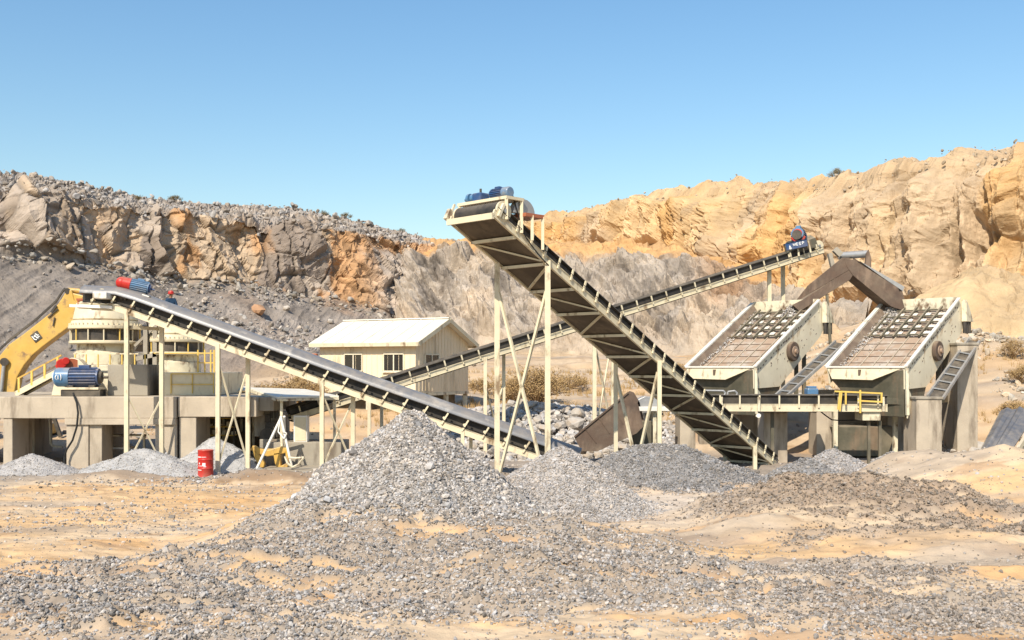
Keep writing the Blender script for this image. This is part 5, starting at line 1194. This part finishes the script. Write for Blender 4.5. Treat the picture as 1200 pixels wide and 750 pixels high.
# ------------------------------------------------------------ vibrating screens
ax = V3(.707, .707, 0); lw = V3(-.707, .707, 0)
def screen(dx, dy, dz, label, group='vibrating screens', seed=0):
    o_ = V3(dx, dy, dz); L = 6.35; rise = 3.55; sl = V3(.707*L, .707*L, rise); su = sl.normalized(); sn = lw.cross(su); sn = sn if sn.z > 0 else -sn
    R0 = V3(18.59, 48.5, 4.46)+o_; W = 3.98; up = V3(0, 0, 1)
    t = thing('vibrating_screen', label, 'screen', tuple(R0+lw*W/2+ax*2-V3(0, 0, 1.5)), group)
    # side plates: right one is deep, as in the photograph
    def side(w0, th, deep):
        b0 = R0+lw*w0
        if deep: pts = [b0, b0+sl, b0+sl+ax*.35+up*(-.15), b0+sl+ax*.75-up*1.35, b0+sl+ax*.2-up*1.9, b0+ax*2.4-up*.95, b0+ax*.10-up*1.02]
        else: pts = [b0, b0+sl, b0+sl+ax*.1-up*1.0, b0+ax*.2-up*.8]
        return MB().prism(pts, lw*th)
    m = side(0, .09, True); side(W-.09, .09, False).build('side_plate', 'creamp', t, bevel=.012)
    MB().bar(R0-lw*.05+up*.05, R0+sl-lw*.05+up*.05, .16, .07).build('top_flange', 'white', t); MB().bar(R0+lw*(W+.03)+up*.05, R0+sl+lw*(W+.03)+up*.05, .22, .07).build('top_flange', 'white', t)
    # flange rivets and slots in the plate
    m.cur = 1; rr_ = random.Random(seed)
    for k in range(26):
        f = (k+.6)/26; q = R0+sl*f-up*(.28+.12*rr_.random())-lw*.006
        if rr_.random() < .85: m.frame(q, su*rr_.uniform(.03, .09), lw*.008, up*.035)
    for k in range(30):
        f = rr_.uniform(.12, .98); q = R0+sl*f-up*rr_.uniform(.6, 1.7)-lw*.006
        if q.z > R0.z-.75+sl.z*f*.55: m.frame(q, su*rr_.uniform(.015, .06), lw*.008, up*rr_.uniform(.01, .03))
    m.build('side_plate', ['creamp', 'rust'], t)
    wc = R0+sl*.56-up*1.15; q = MB(); 
    q.cyl(wc-lw*.0, wc-lw*.22, .50, n=36); f_ = q.build('eccentric_wheel', 'rust', t, bevel=.04, smooth=True)
    q = MB(); q.cyl(wc-lw*.222, wc-lw*.26, .27, n=28); q.cyl(wc-lw*.26, wc-lw*.36, .12, n=18); q.build('wheel_hub', 'rustl', f_, smooth=True)
    # back wall and feed box
    MB().prism([R0+sl+up*.12-lw*.02, R0+sl+lw*(W+.02)+up*.12, R0+sl+lw*(W+.02)-up*.62, R0+sl-lw*.02-up*.62], ax*.12).build('back_plate', 'creamw', t, bevel=.01)
    # deck
    dk = -.42
    D = lambda a_, b_, h=0: R0+lw*(a_*W)+sl*b_+up*(dk+h)
    MB().prism([D(.03, .02), D(.97, .02), D(.97, .985), D(.03, .985)], -up*.05).build('screen_mesh', 'rustl' , t)
    m = MB()
    for k in range(1, 6): m.bar(D(k/6, .02, .03), D(k/6, .98, .03), .045, .045)
    m.build('mesh_rib', 'conc', t)
    m = MB()
    for k in range(1, 11): m.bar(D(.03, k/11, .025), D(.97, k/11, .025), .03, .03)
    m.build('mesh_wire', 'rust', t)
    m = MB()                                             # upper cross frames and clear gaps
    for k in range(5): m.bar(D(.10, .55+k*.095, .14), D(.97, .55+k*.095, .14), .11, .08)
    for k in range(1, 6): m.bar(D(k/6+.02, .52, .17), D(k/6+.02, .97, .17), .09, .10)
    m.build('deck_frame', 'olive', t)
    m = MB()
    for k in range(4):
        for j in range(5): m.frame(D((j+.55)/5.6+.05, .60+k*.095, .075), lw*.20, su*.13, sn*.012)
    m.build('light_panel', 'white', t)
    MB().prism([D(.90, .02, .03), D(.97, .02, .45), D(.97, .98, .45), D(.90, .98, .03)], -up*.03).build('side_liner', 'rust', t)
    r = np.random.default_rng(seed+60); n = 2600
    a_ = np.where(r.uniform(0, 1, n) < .6, .97-.30*r.uniform(0, 1, n)**1.2, r.uniform(.03, .97, n)); b_ = r.uniform(.02, .97, n)
    k = (a_ > .97-.22*b_-.05)|(r.uniform(0, 1, n) < .05); a_, b_ = a_[k], b_[k]
    pile_h = np.clip((a_-.68)*.6, 0, .14)*r.uniform(0, 1, len(a_))
    pts = np.array(R0)[None]+np.outer(a_*W, np.array(lw))+np.outer(b_, np.array(sl))+np.outer(dk+.03+pile_h, [0, 0, 1])
    # heap under the chute
    nn_ = 700; an = r.normal(.86 if dx > -3 else .35, .07, nn_); bn = r.normal(.93, .05, nn_).clip(0, .98); an = an.clip(.05, .96)
    hp = np.clip(.5-np.hypot((an-an.mean())*4, (bn-.93)*6), 0, 1)*r.uniform(0, 1, nn_)
    p3_ = np.array(R0)[None]+np.outer(an*W, np.array(lw))+np.outer(bn, np.array(sl))+np.outer(dk+.05+hp, [0, 0, 1])
    pts = np.concatenate([pts, p3_]); sz = r.uniform(.02, .055, len(pts))
    Vs, Fs, Cs = stones_np(pts, sz, stone_cols(len(pts), (1, .93, .87), r, .25, .62), r=r)
    o = npmesh('crushed_stone', Vs-np.array(rootloc(t)), Fs, 'stone', Cs); o.parent = t; o['kind'] = 'stuff'
    # front lip and discharge hopper below it
    f0 = R0-lw*.02+up*.02; f1 = R0+lw*(W+.02)+up*.02; fo = -ax*.55
    lip = [f0, f1, f1-lw*.38-up*.58+fo*.3, f0+lw*1.55-up*.62+fo*.3]
    MB().prism(lip, ax*.10).build('discharge_lip', 'cream', t, bevel=.015)
    MB().bar(f0+up*.02, f1+up*.02, .14, .08).build('lip_flange', 'white', t)
    MB().frame(R0+lw*2.2-up*.22-ax*.10, lw*.05, ax*.06, up*.13).build('lifting_lug', 'rust', t)
    q = R0+lw*.02; tb = [q+lw*.03-ax*.02-up*.10, q+lw*(W-.15)+ax*.12-up*.55, q+lw*(W-.15)+ax*2.9-up*.35, q+lw*.03+ax*2.9-up*.30]
    bt = [q+lw*.10+ax*.25-up*2.35, q+lw*2.3+ax*.6-up*2.35, q+lw*2.3+ax*2.0-up*2.3, q+lw*.10+ax*2.0-up*2.3]
    m = MB(); m.add(tb+bt, [(0, 1, 2, 3), (4, 7, 6, 5), (0, 4, 5, 1), (1, 5, 6, 2), (2, 6, 7, 3), (3, 7, 4, 0)]); m.build('discharge_hopper', 'olive', t, bevel=.02)
    m = MB(); m.bar(R0-up*.02-lw*.10, R0-up*2.25-lw*.10+ax*.1, .13, .18); m.prism([R0-lw*.14-up*.9, R0-lw*.14-up*2.4+ax*.05, R0-lw*.14-up*1.75+ax*.75, R0-lw*.14-up*1.2+ax*.35], lw*.06)
    m.build('corner_post', 'creamw', t, bevel=.01)
    # rear spring mounts
    q = R0+sl+ax*.35-lw*.05
    m = MB(); m.prism([q-up*.02, q+ax*.3-up*.3, q+ax*.95-up*1.15, q-ax*.0-up*1.15], -lw*.25); m.build('spring_bracket', 'creamw', t, bevel=.01)
    m = MB()
    for k in range(3): m.cyl(q+ax*(.1+.28*k)-lw*.12-up*1.16, q+ax*(.1+.28*k)-lw*.12-up*1.75, .10, n=12)
    m.build('coil_spring', 'dark', t, smooth=True)
    # subframe that carries it to the piers
    m = MB()
    m.bar(R0+ax*.2-up*1.6+lw*.3, R0+ax*5.6-up*1.6+lw*.3, .25, .35); m.bar(R0+ax*.2-up*1.6+lw*(W-.3), R0+ax*5.6-up*1.6+lw*(W-.3), .25, .35)
    for f in (.3, 4.9): m.bar(R0+ax*f-up*1.6+lw*.3, R0+ax*f-up*1.6+lw*(W-.3), .22, .3)
    for f in (4.6, 5.4): 
        for w_ in (.3, W-.3): m.bar(R0+ax*f+lw*w_-up*1.6, R0+ax*f+lw*w_+up*1.2, .18)
    m.build('subframe', 'olive', t)
    return t, R0, sl, W
screen(0, 0, 0, 'right vibrating screen, a large cream deck under the right arm of the rusty chute', seed=1)
screen(-6.79, 1.5, 0, 'left vibrating screen, a large cream deck under the left arm of the rusty chute', seed=2)
# piers
for x0, x1, Ya, Yb, ztop, lb in ((895, 923, 48.2, 49.4, 2.35, 'square concrete pier under the middle of the horizontal conveyor'),
        (1074, 1104, 47.9, 49.5, 2.98, 'wide concrete pier at the near corner of the right screen'),
        (1122, 1146, 51.4, 53.6, 5.6, 'tall narrow concrete pier at the far right of the screens'),
        (797, 815, 47.9, 49.4, 2.2, 'dark concrete pier behind the tail of the tall conveyor'),
        (757, 776, 48.6, 50.0, 2.2, 'leftmost dark concrete pier under the left screen'),
        (957, 975, 50.8, 52.2, 2.3, 'concrete pier in the shade between the two screens'),
        (1040, 1060, 51.5, 53.0, 2.6, 'concrete pier in the shade under the right screen'),
        (850, 868, 51.6, 53, 2.6, 'concrete pier in the shade under the left screen')):
    t = thing('concrete_pier', lb, 'pier', ((x0+x1)/2400*Ya-Ya/2, (Ya+Yb)/2, 0))
    q = MB().box(XX(x0, Ya), XX(x1, Ya), Ya, Yb, G1(XX(x0, Ya), Ya)-.5, ztop); q.build('shaft', 'conc', t, bevel=.03)
    MB().box(XX(x0, Ya)-.05, XX(x1, Ya)+.05, Ya-.05, Yb+.05, ztop+.002, ztop+.12).build('cap', 'concg', t, bevel=.02)
t = thing('support_wall', 'dark retaining wall in the shade beneath the screens', 'wall', (XX(1010, 53.5), 53.5, 0))
MB().box(XX(958, 53.6), XX(1074, 53.6), 53.6, 54.1, -.4, 3.3).build('wall', 'concg', t)
MB().box(XX(820, 53.6), XX(922, 53.6), 53.7, 54.2, -.4, 3.3).build('wall', 'concg', t)
# gravel chutes under hoppers
t = thing('storage_hopper', 'olive hopper box hanging under the right screen', 'hopper', (XX(1000, 50.6), 50.6, .8))
MB().prism([P(975, 500, 50.4), P(1052, 500, 50.4), P(1040, 535, 50.4), P(985, 535, 50.4)], (0, 1.6, 0)).build('hopper_shell', 'olive', t, bevel=.03)
for px in (978, 1048): MB().box(XX(px, 50.4)-.1, XX(px, 50.4)+.1, 50.2, 50.39, -.2, 2.4).build('leg', 'creamw', t)

# side ladders / small inclined conveyors beside each screen
def sideconv(pb_l, pb_r, pt_l, pt_r, Yb, Yt, label):
    a, b, c_, d_ = P(*pb_l, Yb), P(*pb_r, Yb-.4), P(*pt_l, Yt), P(*pt_r, Yt-.4)
    t = thing('inclined_conveyor', label, 'conveyor', tuple(a), 'small inclined conveyors beside the screens')
    MB().bar(a, c_, .10, .14).build('side_rail', 'steel', t); MB().bar(b, d_, .10, .14).build('side_rail', 'steel', t)
    nn_ = (c_-a).cross(b-a).normalized(); nn_ = nn_ if nn_.z > 0 else -nn_
    MB().prism([a+(b-a)*.1-nn_*.05, b-(b-a)*.1-nn_*.05, d_-(d_-c_)*.1-nn_*.05, c_+(d_-c_)*.1-nn_*.05], -nn_*.06).build('belt', 'rubber', t)
    for k in range(1, 8): MB().bar(a.lerp(c_, k/8)+nn_*.03, b.lerp(d_, k/8)+nn_*.03, .08, .06).build('rung', 'steel', t)
    MB().bar(a-nn_*.2, c_-nn_*.2, .08, .2).build('under_beam', 'concg', t)
    return t
sideconv((1087, 464), (1105, 467), (1135, 397), (1148, 400), 48.4, 52.3, 'small inclined conveyor with pale rungs on the right side of the right screen')
sideconv((905, 467), (918, 468), (979, 400), (991, 402), 49.2, 53.6, 'small inclined conveyor with pale rungs between the two screens')

# ------------------------------------------------------------ horizontal conveyor with gallery
A4 = P(832, 482, 46.4); B4 = P(1040, 482.5, 46.4)
r4, d4, n4, wd4, H4, at4, tot4 = conveyor('short horizontal conveyor running in front of the screens on a cream beam', A4, B4, V3(0, 1, 0), 1.3, .34, .42, 9, bm='rubber')
for px in (846, 889, 1035): q = MB(); q.bar(P(px, 482, 46.3), P(px, 465, 46.3), .10 if px > 880 else .07); q.build('clamp_post', 'creamw', r4)
MB().box(XX(1012, 46.4), XX(1033, 46.4), 46.5, 47.6, CAMH-(493-430)/1200*46.4, CAMH-(482.6-430)/1200*46.4).build('end_block', 'creamw', r4, bevel=.02)
for px in (1018, 1031):
    q = MB(); vleg(q, P(px, 493.2, 46.8), .12); q.build('support_leg', 'olive', r4)
for px in (905,): q = MB(); vleg(q, P(px, 482, 47.2), .14); q.build('support_leg', 'olive', r4)
MB().cyl(P(889, 487, 46.3), P(889, 487, 46.6), .10, n=16).cyl(P(845, 486, 46.3), P(845, 486, 46.6), .07, n=16).build('return_roller', 'white', r4, smooth=True)
t = thing('guard_rail', 'bright yellow guard rail at the right end of the horizontal conveyor', 'railing', tuple(P(1005, 482, 46.2)))
for (a_, b_) in (((978, 458.5), (1034, 461)), ((1005, 469.5), (1034, 471))): MB().bar(P(*a_, 46.15), P(*b_, 46.15), .07).build('rail', 'yrail', t)
for x_, y0, y1 in ((986, 459, 482), (991, 459, 474), (1008, 457, 484), (984, 459, 480), (1033, 461, 472)): MB().bar(P(x_+.5*(x_ == 984), y0, 46.12), P(x_-2*(x_ < 990), y1, 46.12), .07).build('post', 'yrail', t)
t = thing('guard_rail', 'bare steel pipe rail where the tall conveyor meets the horizontal one', 'railing', tuple(P(828, 470, 47)))
MB().tube([P(808, 470, 47), P(808, 459, 47), P(812, 457.5, 47), P(848, 458, 47), P(850, 461, 47), P(846, 468, 47)], .045, 8).build('rail', 'steel', t, smooth=True)
MB().tube([P(852, 467, 47), P(853, 459, 47), P(861, 458, 47), P(864, 461, 47), P(862, 466, 47), P(855, 467, 47)], .045, 8).build('rail', 'steel', t, smooth=True)
t = thing('coolant_tank', 'small light blue tank standing behind the horizontal conveyor', 'tank', tuple(P(953, 468, 48)))
MB().box(XX(946.5, 48), XX(959.5, 48), 48, 48.6, CAMH-(474-430)/1200*48, CAMH-(455-430)/1200*48).build('tank_body', 'blue', t, bevel=.06)
MB().box(XX(948, 48), XX(958, 48), 48.1, 48.5, CAMH-(454.9-430)/1200*48, CAMH-(452.5-430)/1200*48).build('lid', 'blue', t, bevel=.02)

# ------------------------------------------------------------ trouser chute
def trough(root, a, b, w, h, th, m_, nm):
    """U channel from a to b; near wall stands at y, far wall at y+w; a, b are the bottom near edge"""
    a, b = Vector(a), Vector(b); y_ = V3(0, 1, 0); d = (b-a).normalized(); n = y_.cross(d); n = n if n.z > 0 else -n
    MB().prism([a, b, b+n*h, a+n*h], y_*th).build('chute_wall', m_, root, bevel=.01)
    MB().prism([a+y_*(w-th), b+y_*(w-th), b+y_*(w-th)+n*h, a+y_*(w-th)+n*h], y_*th).build('chute_wall', m_, root, bevel=.01)
    MB().prism([a+y_*(th+.002), b+y_*(th+.002), b+y_*(w-th-.002), a+y_*(w-th-.002)], n*th).build(nm, m_, root)
    return n
YC = 54.7
t = thing('trouser_chute', 'rusty brown inverted V chute splitting stone onto both screens', 'chute', tuple(P(992, 330, YC)))
def CP(x_, y_, dy=0): return P(x_, y_, YC+dy)
for pl_, nm, dy in ((([(929, 357), (941, 351), (996, 315), (1000, 322), (996, 328), (969, 345), (937, 365)]), 'chute_floor', 0),
                ([(947, 334.5), (987, 302), (996, 302), (998, 314.5), (948, 344)], 'chute_wall', -.02),
                ([(990, 303), (1000, 304), (1052, 337), (1056, 345), (1060, 360), (1056, 363), (1044, 359), (1000, 323), (992, 312)], 'chute_wall', -.04)):
    MB().prism([CP(a_, b_, dy) for a_, b_ in pl_], (0, .06, 0)).build(nm, 'rust', t, bevel=.01)
ll, rr2 = [(929, 357), (937, 365)], [(1060, 360), (1044, 359)]
MB().prism([CP(937, 365, .07), CP(996, 328, .07), CP(996, 320, .07), CP(930, 358, .07)], (0, 1.42, 0)).build('chute_floor', 'rust', t)
MB().prism([CP(1000, 323, .07), CP(1044, 359, .07), CP(1050, 356, .07), CP(1002, 318, .07)], (0, 1.42, 0)).build('chute_floor', 'rust', t)
MB().prism([CP(947, 334.5, 1.5), CP(987, 302, 1.5), CP(996, 302, 1.5), CP(998, 325, 1.5), CP(937, 365, 1.5), CP(929, 357, 1.5)], (0, .06, 0)).build('chute_wall', 'rust', t)
MB().prism([CP(1000, 302, 1.5), CP(1056, 336, 1.5), CP(1062, 358, 1.5), CP(1044, 360, 1.5), CP(1000, 325, 1.5)], (0, .06, 0)).build('chute_wall', 'rust', t)
MB().prism([CP(1008, 306, -.05), CP(1060, 336, -.05), CP(1058, 341, -.05), CP(1030, 322, -.05)], (0, 1.5, 0)).build('flared_plate', 'steel', t)
MB().prism([CP(1013, 314, .3), CP(1015, 297, .3), CP(1018, 292.5, .3), CP(1021, 302, .3), CP(1021, 318, .3)], (0, .1, 0)).prism([CP(1013, 314, 1.2), CP(1015, 299, 1.2), CP(1018, 294, 1.2), CP(1021, 302, 1.2), CP(1021, 318, 1.2)], (0, .1, 0)).build('upright_fin', 'rust', t)
MB().cyl(CP(983, 300, .8), CP(1016, 297.5, .8), .20, n=18).build('dust_pipe', 'steel', t, smooth=True)
for px, pyt in ((969, 345), (1034, 352)):
    for dy in (.1, 1.3):
        if px == 1034: continue
        q = MB(); q.bar(CP(px, pyt, dy), CP(px+4.5, pyt+65, dy), .13); q.build('support_post', 'olive', t)
MB().bar(CP(972, 297, .3), CP(977, 318, .3), .3, .2).bar(CP(978, 292, .3), CP(985, 299, .3), .3, .3).build('feed_spout', 'concg', t)
# lower rusty chute
YL = 46.2
t = thing('steel_chute', 'big rust-brown chute leaning on the ground under the tall conveyor', 'chute', tuple(P(705, 520, YL)))
pn = [(673, 512.5), (736, 460), (741, 462), (748, 474), (754, 500), (746, 508), (700, 529), (682, 529)]
MB().prism([P(a_, b_, YL) for a_, b_ in pn], (0, .06, 0)).build('chute_wall', 'rust', t, bevel=.01)
MB().prism([P(a_+2, b_-2, YL+1.4) for a_, b_ in pn], (0, .06, 0)).build('chute_wall', 'rust', t, bevel=.01)
MB().prism([P(682, 528.5, YL+.063), P(700, 528.5, YL+.063), P(754, 500, YL+.063), P(751, 495, YL+.063), P(698, 523, YL+.063), P(684, 523, YL+.063)], (0, 1.36, 0)).build('chute_floor', 'rust', t)
m = MB()
for f in (.2, .45, .7): 
    q0 = P(673+63*f, 512.5-52*f, YL-.02); q1 = P(686+63*f, 528-45*f, YL-.02); m.bar(q0, q1, .04, .03)
MB().bar(P(673, 512, YL-.03), P(736, 460, YL-.03), .07, .07).build('edge_angle', 'rust', t); m.build('weld_seam', 'rust', t)
# feeder cabinet behind the tall conveyor
t = thing('feeder_table', 'olive cabinet with a white top plate between the legs of the tall conveyor', 'cabinet', (XX(775, 47.5), 47.5, 0))
MB().box(XX(749, 47.2), XX(785, 47.2), 47.2, 48.3, 2.46, 2.66).build('top_plate', 'white', t, bevel=.02)
MB().box(XX(742, 47.3), XX(764, 47.3), 47.4, 48.3, -.2, 2.0).build('cabinet_body', 'olive', t, bevel=.02); MB().box(XX(766, 47.3), XX(770, 47.3), 47.5, 48.3, -.2, 2.45).build('leg', 'creamw', t)
MB().prism([P(745, 478, 47.6), P(748, 468, 47.6), P(756, 464.5, 47.6), P(770, 466, 47.6), P(779, 478, 47.6)], (0, .9, 0)).build('feeder_hood', 'steel', t, bevel=.02)

# ------------------------------------------------------------ wide dark belt at the right edge
a, b = P(1149, 529, 41.0), P(1181, 534, 40.4); c_, d_ = P(1173.5, 480.5, 45.0), P(1216, 480, 44.2)
t = thing('wide_belt_conveyor', 'wide folded blue-grey belt rising out of the sand at the right edge', 'conveyor', tuple(b))
a -= (c_-a)*.12; b -= (d_-b)*.12
secw = [(0, .0), (.16, .13), (.30, .02), (.42, .05), (.50, .17), (.62, .06), (.75, .03), (1, -.03)]
vs = []; nrm_ = (c_-a).cross(b-a).normalized(); nrm_ = nrm_ if nrm_.z > 0 else -nrm_
for p0, p1 in ((a, b), (c_, d_)):
    vs += [p0.lerp(p1, f)+nrm_*h for f, h in secw]; 
k = len(secw); vs2 = [v-nrm_*.05 for v in vs]
fs = [(i, i+1, k+i+1, k+i) for i in range(k-1)]
m = MB(); m.add(vs+vs2, fs+[tuple(2*k+j for j in f[::-1]) for f in fs]+[(0, k, 3*k, 2*k), (k-1, 3*k-1, 4*k-1, 2*k-1) if False else (k-1, 2*k-1, 4*k-1, 3*k-1)]+[(i, 2*k+i, 2*k+i+1, i+1) for i in range(k-1)]+[(k+i, k+i+1, 3*k+i+1, 3*k+i) for i in range(k-1)])
m.build('belt', 'bluebelt', t)
MB().bar(b+V3(.15, 0, -.15), d_+V3(.15, 0, -.15), .12, .22).build('side_beam', 'cream', t)
MB().bar(a+V3(0, .0, -.15), c_+V3(0, 0, -.15), .12, .2).build('side_beam', 'dark', t)
for f in (.15, .3, .45, .6, .75, .9):
    q = b.lerp(d_, f)+V3(.15, 0, -.2); MB().bar(q, q+V3(.10, 0, -.7), .07).build('bracket', 'creamw', t)
for f in (.5, .95):
    for e0, e1 in ((a, c_), (b, d_)): q = MB(); vleg(q, e0.lerp(e1, f)-V3(0, 0, .2), .12); q.build('support_leg', 'creamw', t)

# ------------------------------------------------------------ cords and cables
def cord(root, at, tot, n, wd, h, w_=-.10, k=26, sag=.03):
    pts = []
    for i in range(k+1):
        p = at(tot*i/k)+n*h+wd*w_
        pts.append(p); 
        if i < k: pts.append(at(tot*(i+.5)/k)+n*h+wd*w_-V3(0, 0, sag))
    MB().tube(pts, .014, 4).build('pull_cord', 'cable', root)
cord(r1, at1, tot1, n1, wd1, .34); cord(r2, at2, tot2, n2, wd2, .34); cord(r3, at3, tot3, n3, wd3, .34)
def hang(label, pts, r=.03):
    t = thing('power_cable', label, 'cable', tuple(pts[0])); q = []
    for a_, b_ in zip(pts, pts[1:]):
        for i in range(6): f = i/6; q.append(a_.lerp(b_, f)-V3(0, 0, 4*f*(1-f)*.04*(b_-a_).length))
    q.append(pts[-1]); MB().tube(q, r, 6).build('cable', 'cable', t, smooth=True)
pl = on_line(A2, B2, part_at(640, A2, B2))
hang('black cable running down the near front leg of the tall conveyor', [V3(D0.x, D0.y, z1+.1), A2+d2*1.6+n2*.2-wd2*.07, V3(pl.x+.11, pl.y-.11, pl.z-.1), V3(pl.x+.11, pl.y-.11, pl.z*.5), V3(pl.x+.11, pl.y-.11, .3)], .022)
hang('black cable slung from the red and blue motor to the larger crusher', [P(164, 341, 44.3), P(172, 372, 45.5), P(176, 410, 47.0)], .03)
hang('black cable slung under the horizontal conveyor between the screens', [P(953, 474, 48.4), P(975, 492, 47.8), P(1015, 490, 47.6)], .03)
